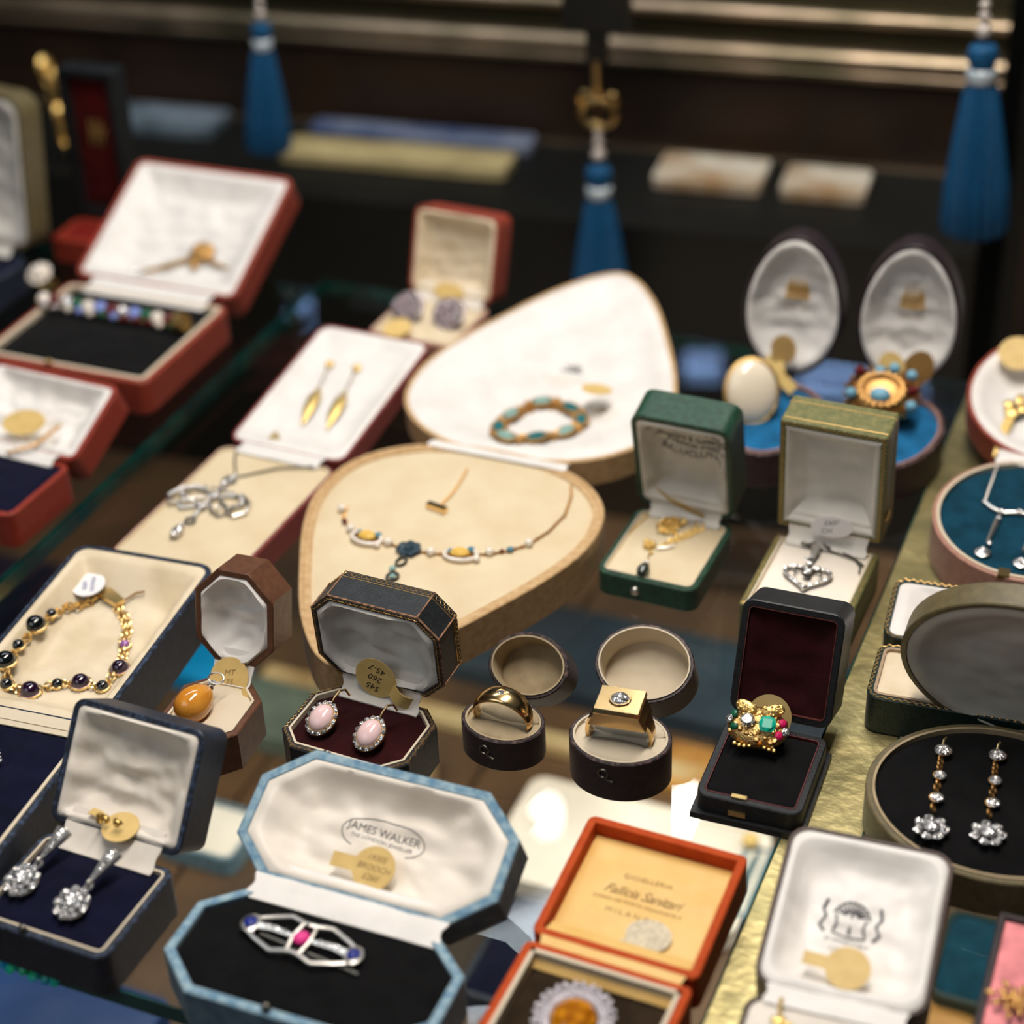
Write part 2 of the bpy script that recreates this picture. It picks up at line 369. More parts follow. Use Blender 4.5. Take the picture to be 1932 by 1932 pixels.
def glass_mat():
    m = bpy.data.materials.new('shelf_glass'); m.use_nodes = True; N = m.node_tree.nodes; L = m.node_tree.links
    N.remove(N['Principled BSDF'])
    g = N.new('ShaderNodeNewGeometry'); d = N.new('ShaderNodeVectorMath'); d.operation = 'DOT_PRODUCT'
    L.new(g.outputs['Normal'], d.inputs[0]); L.new(g.outputs['Incoming'], d.inputs[1])
    a = N.new('ShaderNodeMath'); a.operation = 'ABSOLUTE'; L.new(d.outputs['Value'], a.inputs[0])
    s1 = N.new('ShaderNodeMath'); s1.operation = 'SUBTRACT'; s1.inputs[0].default_value = 1; L.new(a.outputs[0], s1.inputs[1])
    p5 = N.new('ShaderNodeMath'); p5.operation = 'POWER'; p5.inputs[1].default_value = 5; L.new(s1.outputs[0], p5.inputs[0])
    ma = N.new('ShaderNodeMath'); ma.operation = 'MULTIPLY_ADD'; ma.inputs[1].default_value = 0.95; ma.inputs[2].default_value = 0.05; L.new(p5.outputs[0], ma.inputs[0])
    t = N.new('ShaderNodeBsdfTransparent'); t.inputs[0].default_value = (0.93, 0.955, 0.94, 1)
    gl = N.new('ShaderNodeBsdfGlossy'); gl.inputs['Roughness'].default_value = 0.01
    mx = N.new('ShaderNodeMixShader'); L.new(ma.outputs[0], mx.inputs[0]); L.new(t.outputs[0], mx.inputs[1]); L.new(gl.outputs[0], mx.inputs[2])
    L.new(mx.outputs[0], N['Material Output'].inputs[0]); return m
GLASS = glass_mat()
GEDGE = mat('glass_edge_green', (12, 52, 50), 0.08, coat=1.0, col2=(20, 78, 72), cscale=60)

def glass_shelf(label, u0, u1, v0, v1, th=8.0):
    r = thing('glass_shelf', label, 'shelf', cab(0, 0, 0))
    MB().box((u0 * 1e3, v0 * 1e3, -th), (u1 * 1e3, v1 * 1e3, -0.05)).build('shelf_pane', GLASS, r, None, 0)
    e = MB()
    a, b, c_, d = u0 * 1e3, u1 * 1e3, v0 * 1e3, v1 * 1e3
    for q0, q1 in (((a - .4, c_ - .4, -th), (b + .4, c_ + .2, -.05)), ((a - .4, d - .2, -th), (b + .4, d + .4, -.05)), ((a - .4, c_, -th), (a + .2, d, -.05)), ((b - .2, c_, -th), (b + .4, d, -.05))):
        e.box(q0, q1)
    e.build('polished_edge', GEDGE, r, None, 0); return r
glass_shelf('clear glass shelf panel under the heart shaped necklace case and the two ring boxes', -0.520, -0.128, 0.371, 0.9025)
glass_shelf('clear glass shelf panel carrying the large red bracelet case, dark green edge showing', -1.05, -0.523, 0.40, 0.89)
glass_shelf('glass shelf panel carrying the round teal velvet necklace case', -0.098, 0.40, 0.371, 0.885)
r = thing('brass_shelf_strip', 'scratched golden brass strip joining two glass shelves beside the black ring box', 'strip', cab(-0.128, 0.371, 0))
M['brushed'] = mat('scratched_brass', (212, 196, 140), 0.42, .9, col2=(160, 152, 108), cscale=40, bump=(160, 0.6, 0.0008))
MB().box((0.6, 0, -7), (29.4, 520, -0.2)).build('strip', M['brushed'], r, None, 0)
# light sparkle on the shelf's front edge, built as added coloured beads
M['spark'] = mat('green_light_sparkle', (10, 190, 110), 0.3, 0.0, col2=(40, 150, 210), cscale=200, bump=(500, 0.5, 0.001))
t_ = thing('sparkle_beads', 'row of added green beads for the light sparkle along the front glass shelf edge', 'glint', cab(-0.392, 0.3697, -0.004))
sq = MB()
for i in range(9):
    sq.gem(random.uniform(2.0, 3.2), T(i * 4.7 + random.uniform(-.6, .6), -1.8, random.uniform(-.4, 2.2)) @ RX(40) @ RZ(random.uniform(0, 60)) @ RX(random.uniform(-25, 25)), 6, 0.5)
o = sq.build('sparkle_bead', M['spark'], t_, None, 0); o['kind'] = 'stuff'

# floor of the cabinet below: amber wood boards
M['wood'] = mat('brown_wood', (104, 76, 50), 0.5, col2=(52, 42, 34), cscale=7, bump=(60, 0.3, 0.001))
M['wood_dark'] = mat('dark_wood', (50, 32, 18), 0.5, col2=(30, 20, 12), cscale=12)
M['black'] = mat('black_lacquer', (10, 11, 10), 0.5, col2=(16, 17, 13), cscale=20)
def struct(o): o['kind'] = 'structure'; return o
fl = MB()
for k in range(14):
    fl.box((-900 + k * 130, -200, -6), (-900 + k * 130 + 127, 780, 0))
struct(fl.build('floor', M['wood'], None, None, 0)).matrix_world = cab(0, 0.42, -0.262)
struct(MB().box((-1100, 0, -10), (1100, 900, 0)).build('floor', M['black'], None, None, 0)).matrix_world = cab(0, 1.0, -0.30)

M['shop_dark'] = mat('dark_shop_wall', (22, 24, 22), 0.8, col2=(30, 28, 24), cscale=4)
struct(MB().box((-1500, 0, -600), (1500, 20, 1500)).build('wall_back', M['shop_dark'], None, None, 0)).matrix_world = cab(0, 2.15, 0)
struct(MB().box((-20, -1800, -600), (0, 900, 1500)).build('wall_left', M['shop_dark'], None, None, 0)).matrix_world = cab(-1.5, 1.25, 0)
struct(MB().box((0, -1800, -600), (20, 900, 1500)).build('wall_right', M['shop_dark'], None, None, 0)).matrix_world = cab(1.5, 1.25, 0)

# back display cabinet (yaw -18)
BK = T(0, 1.313, 0) @ RZ(-18)
def bk(x, y, z): return BK @ T(x, y, z)
M['bronze'] = mat('bronze_bar', (190, 168, 144), 0.36, .9, col2=(116, 108, 86), cscale=14, bump=(30, 0.3, 0.001))
r = thing('back_display_cabinet', 'dark wooden display cabinet with bronze rails behind the glass shelves', 'cabinet', bk(0, 0, 0))
MB().box((-900, -130, -300), (360, -2, -26)).build('deck', M['black'], r, None, 0)
MB().box((-900, 0, -26), (360, 14, 34)).build('wood_panel', M['wood_dark'], r, None, 0)
MB().box((-900, -6, -26), (360, -1, -24)).build('deck_trim', M['bronze'], r, None, 0)
for zz, rr in ((52, 9), (41, 5.5), (80, 6)):
    MB().tube([(-900, -2, zz), (360, -2, zz)], rr, 12, flat=0.8).build('bronze_rail', M['bronze'], r, None, 60)
MB().box((-900, 4, 34), (360, 20, 100)).build('rail_backing', mat('olive_metal', (70, 68, 50), 0.4, 0.6), r, None, 0)
MB().box((-900, 60, 100), (360, 400, 108)).build('upper_deck', M['black'], r, None, 0)
MB().box((-900, 400, 100), (700, 410, 300)).build('back_panel', mat('dark_olive_panel', (26, 28, 22), 0.5, col2=(44, 40, 30), cscale=6), r, None, 0)
# black post right
P_ = thing('cabinet_post', 'black upright post at the cabinet corner beyond the round red-lidded case', 'post', T(0.356, 1.17, 0) @ RZ(-18))
MB().box((-8, -10, -290), (34, 20, 420)).build('post', M['black'], P_, None, 0)
MB().box((4, -12, -290), (8, -10.2, 420)).build('inlay_strip', M['wood_dark'], P_, None, 0)
P_ = thing('lock_bracket', 'black lock bracket above the gold key of the middle blue tassel', 'bracket', T(0.0655, 1.119, 0.121) @ RZ(-18))
MB().box((-20, -8, 0), (20, 8, 200)).box((-6, -6, -22), (6, 6, 0)).build('bracket', M['black'], P_, None, 0)

# flat trays lying on the back deck
def card_tray(x, y, z, w_, d_, m1, m2, label, rz=0):
    t = thing('display_tray', label, 'tray', bk(x, y, z) @ RZ(rz))
    o = rrect(w_, d_, 5)
    tray_mb(o, 8, 3).build('frame', m1, t, T(0, 0, 8))
    Pad(o, 2.9, flat(-1, 0.4), wr=0.8, ws=0.04).mb.build('pad', m2, t, T(0, 0, 8), 60); return t
M['cream_lin'] = mat('cream_linen', (186, 170, 124), 0.8, col2=(160, 146, 104), cscale=30)
M['blue_lin'] = mat('blue_linen', (44, 64, 108), 0.8, col2=(120, 130, 150), cscale=20)
M['white_lin'] = mat('white_linen', (206, 202, 188), 0.8, col2=(150, 120, 84), cscale=18)
M['greyblue'] = mat('grey_blue_linen', (120, 134, 150), 0.8, col2=(70, 86, 96), cscale=25)
card_tray(-0.055, -0.062, -0.0255, 172, 34, M['cream_lin'], M['cream_lin'], 'long cream tray on the back cabinet deck in front of a blue one')
card_tray(-0.05, -0.021, -0.0255, 172, 24, M['blue_lin'], M['blue_lin'], 'long blue and white tray behind the cream tray')
card_tray(-0.262, -0.03, -0.0255, 110, 44, M['greyblue'], M['greyblue'], 'grey blue tray on the back deck between the upright red case and first tassel')
card_tray(0.172, -0.045, -0.0255, 76, 48, M['white_lin'], M['white_lin'], 'white tray on the back deck just beyond the middle tassel')
card_tray(0.252, -0.047, -0.0255, 58, 44, M['white_lin'], M['white_lin'], 'small white tray on the back deck under the oval cases')
def gold_drop(x, y, z, label, s=1.0):
    t = thing('gold_figurine', label, 'ornament', bk(x, y, z))
    MB().lathe([(5, 0), (5, 1), (1.5, 3), (4.5, 8), (6.5, 14), (4, 21), (1, 26), (.2, 28)], 16, SC(s, s, s)).build('body', M['gold_yellow'], t)
gold_drop(0.262, 0.10, 0.108, 'small glowing gold ornament on the upper back deck, at the end of the row'); gold_drop(0.312, 0.10, 0.108, 'small gold ornament on the upper back deck, next to the tall tassel')
gold_drop(0.30, 0.17, 0.108, 'orange gold ornament at the back of the upper deck', 1.3)
t = thing('gold_chain', 'blurred gold chain hanging beside the upright red lined case', 'chain', T(-0.325, 1.30, 0.0))
MB().chain([(6, 0, 52), (9, 0, 36), (11, 2, 16), (13, 2, 0), (14, 0, -20)], 11, 3, .8).build('links', M['gold_yellow'], t)


# tassels on keys
M['tassel'] = mat('blue_silk', (0, 90, 140), 0.6, col2=(0, 58, 96), cscale=700, sheen=0.05, bump=(900, .6, .0006))
M['tassel_w'] = mat('pale_blue_silk', (206, 222, 232), 0.3, coat=.5)
M['glassbead'] = mat('clear_bead', (214, 204, 196), 0.08, 0.3, coat=1.0)
def tassel(loc, label, top, key=False, scale=1.0, lean=0):
    t = thing('key_tassel', label, 'tassel', T(*loc) @ RZ(-18) @ RY(lean), 'blue silk tassels on the cabinet keys')
    S_ = SC(scale, scale, scale)
    mb = MB(); R = []
    for z, rr in ((-12, 6), (-20, 9), (-45, 13), (-75, 17), (-100, 18.5), (-103, 17)):
        R.append([(rr * (1 + 0.07 * cos(18 * a)) * cos(a), rr * (1 + 0.07 * cos(18 * a)) * sin(a), z) for a in [2 * pi * i / 72 for i in range(72)]])
    mb.loft(R); mb.build('skirt', M['tassel'], t, S_, 60)
    MB().lathe([(2, 8), (7.5, 5), (9, 0), (7, -6), (6.4, -10), (8, -13), (7.5, -15)], 20).build('head', M['tassel'], t, S_)
    MB().lathe([(6.6, -6), (8.4, -8), (8.6, -13), (7, -15.5)], 20).build('binding', M['tassel_w'], t, S_)
    MB().ell(4.6, M_=T(0, 0, 14)).ell(3.4, M_=T(0, 0, 22)).ell(3.0, M_=T(0, 0, 28)).build('bead', M['glassbead'], t, S_)
    MB().tube([(0, 0, 8), (0, 0, top)], 0.6, 6).build('cord', M['brass'], t, S_)
    if key:
        k = MB().torus(11, 2.6, T(0, 0, 42) @ RX(90), 28, 8, 1, .8); k.torus(4.5, 1.6, T(-8, 0, 50) @ RX(90)).torus(4.5, 1.6, T(8, 0, 50) @ RX(90)); k.tube([(0, 0, 50), (0, -4, 76)], 2.4, 10)
        k.build('key', M['brass'], t, S_)
tassel((-0.1500, 1.205, 0.099), 'blue silk tassel hanging above the large red case', 120, scale=.8, lean=3)
tassel((0.0650, 1.115, 0.026), 'blue silk tassel below a gold key bow, behind the open ivory heart case', 82, True, 1.0)
tassel((0.2785, 1.024, 0.128), 'largest blue silk tassel, hanging by beads above the two oval cases', 140, scale=1.04, lean=-3)

# ================================================================== MATERIALS OF THE CASES
SAT = satin('ivory_satin', (232, 224, 212)); SATW = satin('white_satin', (238, 234, 230)); SATG = satin('grey_white_satin', (226, 222, 214))
SATC = satin('cream_satin', (230, 214, 186), (214, 196, 164)); VELC = mat('cream_velvet', (224, 208, 176), 0.8, col2=(216, 196, 160), cscale=40, bump=(1500, .4, .0003), sheen=.2)
VELW = mat('white_velvet', (240, 230, 216), 0.8, bump=(1500, .4, .0003), sheen=.2)
BLK = velvet('black_velvet', (14, 14, 15)); NAVYV = velvet('navy_velvet', (13, 15, 34)); WINE = velvet('burgundy_velvet', (40, 12, 14)); BLUEV = velvet('blue_velvet', (24, 84, 124)); TEALV = velvet('teal_velvet', (12, 50, 66)); BRV = velvet('brown_velvet', (44, 34, 24)); PINKV = velvet('pink_velvet', (206, 128, 132))
L_NAVY = leather('navy_leather', (22, 30, 44), (34, 46, 66), (84, 104, 140)); L_BLK = leather('black_leather', (16, 18, 20), (26, 30, 34)); L_RED = leather('red_leather', (142, 52, 36), (156, 64, 44), (206, 124, 94))
L_REDD = leather('rust_red_leather', (140, 44, 28), (156, 56, 38), (190, 84, 62)); L_PINKRED = leather('rose_red_leather', (128, 52, 52), (140, 62, 58), (196, 124, 116)); L_GREEN = leather('green_leather', (24, 58, 42), (38, 78, 58), (70, 108, 84))
L_GOLDG = leather('gilt_green_leather', (96, 100, 60), (128, 124, 78), (160, 148, 96)); L_BROWN = leather('brown_suede', (88, 54, 36), (104, 66, 44), None); L_TAN = leather('black_worn_leather', (24, 26, 28), (34, 38, 42), (126, 92, 66))
L_BLUE = mat('pale_blue_velveteen', (74, 104, 124), 0.8, bump=(1500, .6, .0005), col2=(104, 134, 150), cscale=170, sheen=.3, spec=.3); RIM['pale_blue_velveteen'] = mat('worn_blue_rim', (92, 132, 160), .8, col2=(150, 176, 188), cscale=260); L_ORANGE = mat('orange_leather', (190, 78, 30), .7, bump=(1400, .4, .0004), col2=(178, 68, 26), cscale=200, spec=.2); L_CHOC = leather('dark_brown_leather', (58, 40, 34), (72, 50, 42), (98, 72, 60))
L_AUB = leather('aubergine_leather', (36, 26, 28), (50, 36, 38), (130, 104, 100)); L_CREAM = leather('ivory_leather', (210, 178, 132), (190, 152, 106)); L_BLUSH = leather('blush_leather', (170, 122, 108), (186, 140, 122)); L_DKG = leather('bottle_green_leather', (12, 34, 30), (20, 44, 38))
L_OLIVE = leather('olive_gilt_leather', (92, 84, 58), (110, 98, 68)); L_DKB = leather('dark_plum_leather', (34, 24, 28), (46, 32, 38))
L_OVB = leather('dark_mauve_leather', (58, 42, 44), (70, 52, 54), (186, 150, 142))  # wall coloured dark to stand for the shadow below the pink rim
LINC = mat('cream_liner', (214, 200, 176), 0.7, bump=(900, .3, .0003)); LINB = mat('buff_liner', (178, 160, 128), 0.8, bump=(1200, .5, .0004), col2=(160, 142, 112), cscale=120); LINE = mat('ecru_liner', (206, 192, 168), 0.8, bump=(1200, .5, .0004))
YSAT = satin('yellow_silk', (236, 196, 120), (228, 184, 104))

# ================================================================== JEWELLERY
def halo(mb, R, n, r, z=0, M_=I4, sx=1, sy=1, h=.5):
    for i in range(n):
        a = 2 * pi * i / n
        mb.gem(r, M_ @ T(R * sx * cos(a), R * sy * sin(a), z) @ RX(sin(a) * 14) @ RY(-cos(a) * 14), 8, h)
    return mb
def price_tag(F, x, y, z, R, label, m='tag', rz=0, rx=0, ry=0, tail=None, th=.35, txt=None, ink='ink', tsize=3, trot=0, tarc=None, tailw=None, sx=1, group=None, tlen=None, curl=0.0, fit=None):
    """flat disc in the xy plane of its own frame; tail = direction in degrees"""
    if fit:
        rx = 7; z = max(fit(x, y), fit(x, y - R * .9) + R * .11, fit(x, y + R * .9) - R * .11, fit(x + R * .9, y), fit(x - R * .9, y)) + .5
    t = thing('price_tag', label, 'tag', MM(F, x, y, z, rz, rx, ry), group)
    n = 48; pts = [(R * sx * cos(2 * pi * i / n), R * sin(2 * pi * i / n)) for i in range(n)]
    MB().loft([[(a, b, .08 * (a / R) ** 2) for a, b in pts], [(a, b, th + .08 * (a / R) ** 2) for a, b in pts]]).build('disc', M[m], t, None, 40)
    if tail is not None:
        w_ = tailw or R * .36; L_ = tlen or R * 1.1; a = radians(tail); rows = []
        for k in range(9):
            q = k / 8; d = R * .85 + L_ * q; zz = curl * sin(q * pi * 0.9)
            rows.append([(d * cos(a) - w_ * s * sin(a), d * sin(a) + w_ * s * cos(a), zz + .02) for s in (-1, 1)] + [(d * cos(a) - w_ * s * sin(a), d * sin(a) + w_ * s * cos(a), zz + th) for s in (1, -1)])
        MB().loft(rows).build('tail', M[m], t, None, 40)
    if txt:
        for i, s in enumerate(txt):
            lettering(s, tsize, M[ink], t, RZ(trot) @ T(0, ((len(txt) - 1) / 2 - i) * tsize * 1.15, th + .12), .04, 'handwriting', shear=.25)
    return t

# -------------------- pink opal earrings case (tooled octagonal)
def tooling(c, frame_o, o, z, amp=.45, per=2.4, name='gold_tooling', parent=None, r=.16, M_=None, m=None, inner=1.1):
    P = inset(o, inner); pts = []; acc = 0
    P = dense(P, .6)
    for i, p in enumerate(P):
        q = inset_cache(P, i); acc += .6
        s = sin(acc * 2 * pi / per) * amp
        pts.append((p[0] + q[0] * s, p[1] + q[1] * s, z))
    return MB().tube(pts, r, 5, True).build(name, m or M['tool_gold'], parent, M_, 60)
def inset_cache(P, i):
    a = Vector(P[i - 1]); b = Vector(P[(i + 1) % len(P)]); e = b - a
    return Vector((-e.y, e.x)).normalized() if e.length > 1e-6 else Vector((0, 0))

oc = lambda W, D: octo(W, D, W * .15, D * .21)
c = case('earring_case', 'open black octagonal case with gilt tooled edges holding two pink stone earrings', 'jewellery case', (-.0566, .608, -26.2, .0583, .0427, .0201, .018, 86, .0058, 0),
         oc, dict(base=L_TAN, pad=WINE, lid=L_TAN, lining=SATG, liner=LINC), t=2.6, pad=(-1.4, 1.4), lid=(9, 2.0), wr=2.8, liner=.9, flapw=.62, padw=.5)
tooling(c, None, c.ob, .12, .5, 1.9, 'gilt_border', c.bobj); 
tooling(c, None, c.ol, .12, .4, 1.4, 'gilt_border', c.lobj, inner=1.2)
tooling(c, None, c.ol, -13.6, .0, 2, 'gilt_line', c.lobj, .16, inner=-.1)
mb = MB(); P_ = dense(inset(c.ol, -.15), 2.1)
for i in range(0, len(P_)):
    n_ = inset_cache(P_, i); a = math.degrees(math.atan2(n_.y, n_.x))
    mb.torus(1.0, .12, T(P_[i][0], P_[i][1], -15.6) @ RZ(a) @ RY(90), 12, 4)
mb.build('gilt_scallops', M['tool_gold'], c.lobj)
SEAM = mat('worn_tan_seam', (172, 126, 94), .7, col2=(90, 66, 52), cscale=500); W_, D_, cx_, cy_ = 58.3, 42.7, 58.3 * .15, 42.7 * .21; OY = D_ / 2 + 5.8
for sx_ in (-1, 1):
    for sy_ in (-1, 1):
        for a_, b_ in ((W_ / 2 - cx_, D_ / 2), (W_ / 2, D_ / 2 - cy_)): MB().tube([(sx_ * a_, OY + sy_ * b_, -.8), (sx_ * (a_ + .05), OY + sy_ * (b_ + .05), -8), (sx_ * a_, OY + sy_ * b_, -17)], .38, 6).build('worn_seam', SEAM, c.lobj)
tooling(c, None, c.ol, -.75, .0, 2, 'worn_edge', c.lobj, .45, inner=.1, m=mat('worn_tan_edge', (186, 138, 104), .7, col2=(70, 52, 42), cscale=600))
button(c, M['silver_dark'], -4, -40.5, 0, 1.8)
def opal_earring(F, x, y, label, rz=0):
    t = thing('earring', label, 'earring', MM(F, x, y, 5.2, rz, 26) @ SC(1.18, 1.18, 1.18))
    MB().lathe([(5.6, -1.6), (6.2, -1.2), (6.3, -.2), (5.2, .5), (4, .6)], 32, None, .84, 1.05).build('setting', M['gold_old'], t)
    halo(MB(), 5.5, 16, 1.12, .2, I4, .84, 1.06, .5).build('diamond_halo', M['diamond'], t, None, 0)
    MB().ell(4.2, 5.2, 3.0, T(0, 0, .4), 28, 10, True).build('cabochon', M['opal'], t)
    MB().torus(4.25, .28, T(0, 0, .5), 32, 6, 1, 1.24).build('bezel', M['gold_old'], t)
    MB().tube([(0.4, 6.4, 0), (1.0, 8.6, 1.2), (1.7, 11, 1.6), (2.6, 12.6, 0), (3.4, 12.2, -3)], .42, 8).build('ear_wire', M['gold_pol'], t)
opal_earring(c.base, -13.4, -27.5, 'oval pink stone earring in a diamond halo, nearer the brown octagonal case', -6)
opal_earring(c.base, 9.2, -28.6, 'oval pink stone earring in a diamond halo, nearer the small round ring box', -6)
price_tag(c.lid, -1.5, 11.0, 1.4, 9.4, 'round gold card tag with handwritten 45 and 260 in the pink earring case', rz=2, rx=-8, tail=-28, txt=['545', '260', '45-7'], tsize=4.2, trot=162, tlen=10, curl=2.5)

# -------------------- plain helper jewellery builders
def ring_band(F, x, y, z, label, signet=False, rz=0):
    t = thing('finger_ring', label, 'ring', MM(F, x, y, z, rz) @ SC(1.2, 1.2, 1.1))
    if not signet:
        R = 9.6; rings = []
        for i in range(64):
            a = 2 * pi * i / 64; k = .5 + .5 * sin(a); w_ = 1.5 + 3.0 * k ** 1.3; h_ = .9 + 1.1 * k ** 2
            cx, cz = R * cos(a), R * sin(a); q = []
            for j in range(14):
                b = 2 * pi * j / 14; rr = h_ * (cos(b) if cos(b) > 0 else cos(b) * .35); q.append((cx + cos(a) * rr, w_ * sin(b), cz + sin(a) * rr))
            rings.append(q)
        rings.append(rings[0]); MB().loft(rings, False, False).build('band', M['gold_pol'], t, None, 80)
        MB().gem(1.5, T(0, -.6, 11.1) @ RX(12), 10).build('diamond', M['diamond'], t, None, 0)
        MB().torus(1.6, .25, T(0, -.6, 11.15) @ RX(12), 20, 5).build('collet', M['gold_old'], t)
    else:
        R = 10.2; rings = []
        for i in range(64):
            a = 2 * pi * i / 64; k = max(0, sin(a)) ** 2; w_ = 2.2 + 3.6 * k; cx, cz = R * cos(a), R * sin(a)
            o_ = R + 1.4 + 1.0 * k
            rings.append([(R * cos(a), -w_, R * sin(a)), (o_ * cos(a), -w_, o_ * sin(a)), (o_ * cos(a), w_, o_ * sin(a)), (R * cos(a), w_, R * sin(a))])
        rings.append(rings[0]); MB().loft(rings, False, False).build('band', M['gold_pol'], t, None, 30)
        top = MB(); top.loft([[(-9.8, -5.6, 6), (9.8, -5.6, 6), (9.8, 5.6, 6), (-9.8, 5.6, 6)], [(-7.4, -6.2, 12), (7.4, -6.2, 12), (7.4, 6.2, 12), (-7.4, 6.2, 12)],
                               [(-7.8, -6.6, 12.8), (7.8, -6.6, 12.8), (7.8, 6.6, 12.8), (-7.8, 6.6, 12.8)], [(-7.4, -6.2, 14.6), (7.4, -6.2, 14.6), (7.4, 6.2, 14.6), (-7.4, 6.2, 14.6)]], False, True)
        top.build('signet_head', M['gold_pol'], t, None, 20)
        MB().torus(3.3, .4, T(0, 0, 14.9), 24, 6).build('collet', M['gold_pol'], t)
        MB().gem(3.3, T(0, 0, 15), 10, .5, .4).build('diamond', M['diamond'], t, None, 0)
    return t

# -------------------- two round ring boxes
def ring_box(P, label, lid_label, pm, seed, signet, rlabel):
    hl = P[6] * 1e3
    lf = (lambda u, x, y: -hl + 3.2 + .5 * noise.noise(Vector((x * .2, y * .2, seed))))
    c = case('ring_box', label, 'ring box', P, oval, dict(base=L_AUB, pad=pm, lid=L_AUB, lining=pm), t=1.7, pad=(-1.6, .6), liner=None, no_flap=True, lidfn=lf, padw=.3, wr=.25)
    band_mb(c.ob, 1.6, 2.5, -9, .1).build('liner_rim', pm, c.root, T(0, 0, P[5] * 1e3))
    band_mb(c.ol, 1.6, 2.3, -hl + 2, .7).build('lid_liner', pm, c.lobj)
    D = P[4] * 1e3
    # slit cushions either side of the ring
    for s in (-1, 1):
        mb = MB(); w_ = P[3] * 500 - 3.2
        mb.ell(w_, D * .19, 2.2, T(0, -D / 2 + s * D * .22, -1.2), 28, 8)
        mb.build('cushion_roll', pm, c.root, T(0, 0, P[5] * 1e3))
    mb = MB().torus(2.0, .5, T(0, 0, 0), 16, 6).tube([(0, -1.6, 0), (0.8, -3.4, 0), (2.4, -4.8, 0)], .6, 6)
    mb.build('hook_clasp', M['silver_dark'], c.root, T(-2, -D - .1, P[5] * 1e3 - 5.5) @ RX(90) @ RZ(20))
    ring_band(c.base, 0, -D / 2, 2.2 if not signet else 2.6, rlabel, signet, 3)
    return c
LINB2 = LINB
ring_box((-.0012, .6077, -26.3, .0357, .0285, .0157, .0161, 140, .0005, 0), 'small oval dark leather ring box with buff lining holding a plain domed gold ring', '', LINB, 3, False, 'domed gold band ring with one tiny diamond in the buff lined ring box')
ring_box((.0456, .5934, -20.5, .0419, .0355, .0197, .0176, 150, .0025, 0), 'larger oval dark leather ring box with cream lining holding a signet ring', '', LINE, 8, True, 'gold signet ring with a square head and round diamond')

# -------------------- black ring case with jewelled cluster ring
rr = lambda r: (lambda W, D: rrect(W, D, r))
c = case('ring_case', 'open black leather ring case with dark burgundy lid lining beside the brass strip', 'jewellery case', (.1044, .5867, -22.3, .0423, .0483, .0115, .0235, 112, .0034, 0), rr(5),
         dict(base=L_BLK, pad=BLK, lid=L_BLK, lining=WINE), t=3.0, pad=(-.6, .8), lid=(9, .6), wr=.7, no_flap=True, lidfn=lambda u, x, y: -1.6 - 2.2 * sm(0, .5, u))
band_mb(c.ol, 2.9, 3.3, -1.5, .15).build('burgundy_piping', mat('brown_piping', (84, 40, 34), .6), c.lobj)
band_mb(c.ob, 2.9, 3.3, -1, .15).build('burgundy_piping', mat('burgundy_piping', (92, 34, 34), .6), c.root, T(0, 0, 11.5))
MB().box((-3.4, -.6, -1.2), (3.4, .3, 1.2)).build('catch_plate', M['brass'], c.root, T(-4, -48.2, 5.5))
MB().box((-3, -1, -.3), (3, 1, .4)).build('catch', M['brass'], c.root, T(-4, -45.6, 12))
MB().box((-22.6, -50, 0), (22.6, 1, 3)).build('foot', L_BLK, c.root, T(0, 0, -.0))
def cluster_ring(F, x, y, z, label):
    t = thing('cocktail_ring', label, 'ring', MM(F, x, y, z, 4, 30))
    MB().torus(9.5, 1.2, T(0, 1, -6) @ RX(90), 36, 8).build('shank', M['gold_rough'], t)
    g = MB().ell(12.2, 9.0, 5.0, T(0, 0, -1), 28, 10)
    for k in range(60):
        a = random.uniform(0, 2 * pi); r = random.uniform(.3, 1)
        g.ell(random.uniform(.7, 1.5), M_=T(12 * r * cos(a), 9 * r * sin(a), 3.6 * (1 - r * r) ** .5 - .2), n=8, m=5)
    g.build('gold_mount', M['gold_rough'], t)
    for s in (-1, 1):
        lf = MB(); L_ = T(s * 5.4, 6.2, 4.2) @ RZ(s * 20) @ RX(18)
        lf.ell(4.8, 2.7, 1.2, L_, 20, 8)
        for k in range(22): lf.ell(.62, M_=L_ @ T(random.uniform(-3.8, 3.8), random.uniform(-1.9, 1.9), 1.0), n=6, m=4)
        lf.build('gold_leaf', M['gold_yellow'], t)
    mb = MB().gem(3.0, T(-3.9, .6, 5.4), 14, .4, .6); mb.build('round_diamond', M['diamond'], t, None, 0)
    MB().gem(4.0, T(4.2, 0, 5.4), 4, .32, .66).build('square_emerald', M['emerald'], t, None, 0)
    for k, (m_, pts) in enumerate((('green_gem', [(-10, 3.4), (-9.2, -1.6)]), ('ruby', [(9.8, 2.4), (9.2, -3)]), ('diamond', [(-11.6, 1), (11.6, -1)]))):
        for a, b in pts: MB().gem(1.9, T(a, b, 2.4) @ RY(a * 3), 8, .5).build({'green_gem': 'green_gem', 'ruby': 'ruby', 'diamond': 'small_diamond'}[m_], M[m_], t, None, 0)
    MB().gem(1.1, T(2, -7.2, 2) @ RX(30), 8).build('orange_gem', M['orangegem'], t, None, 0)
    pr = MB()
    for a in range(8): pr.ell(.45, M_=T(-3.9 + 3.1 * cos(a * pi / 4), .6 + 3.1 * sin(a * pi / 4), 5.6), n=6, m=4)
    for sx_, sy_ in ((-1, -1), (-1, 1), (1, -1), (1, 1)): pr.ell(.6, M_=T(4.2 + sx_ * 2.9, sy_ * 2.9, 5.4), n=6, m=4)
    for a in range(9): pr.ell(1.0, M_=T(-8 + a * 2, -8.2 - .6 * sin(a), 0), n=8, m=5)
    pr.build('prongs', M['gold_yellow'], t); return t
cluster_ring(c.base, -5.2, -13.5, 9.8, 'large gold cluster ring with a square emerald, a diamond and pink rubies')
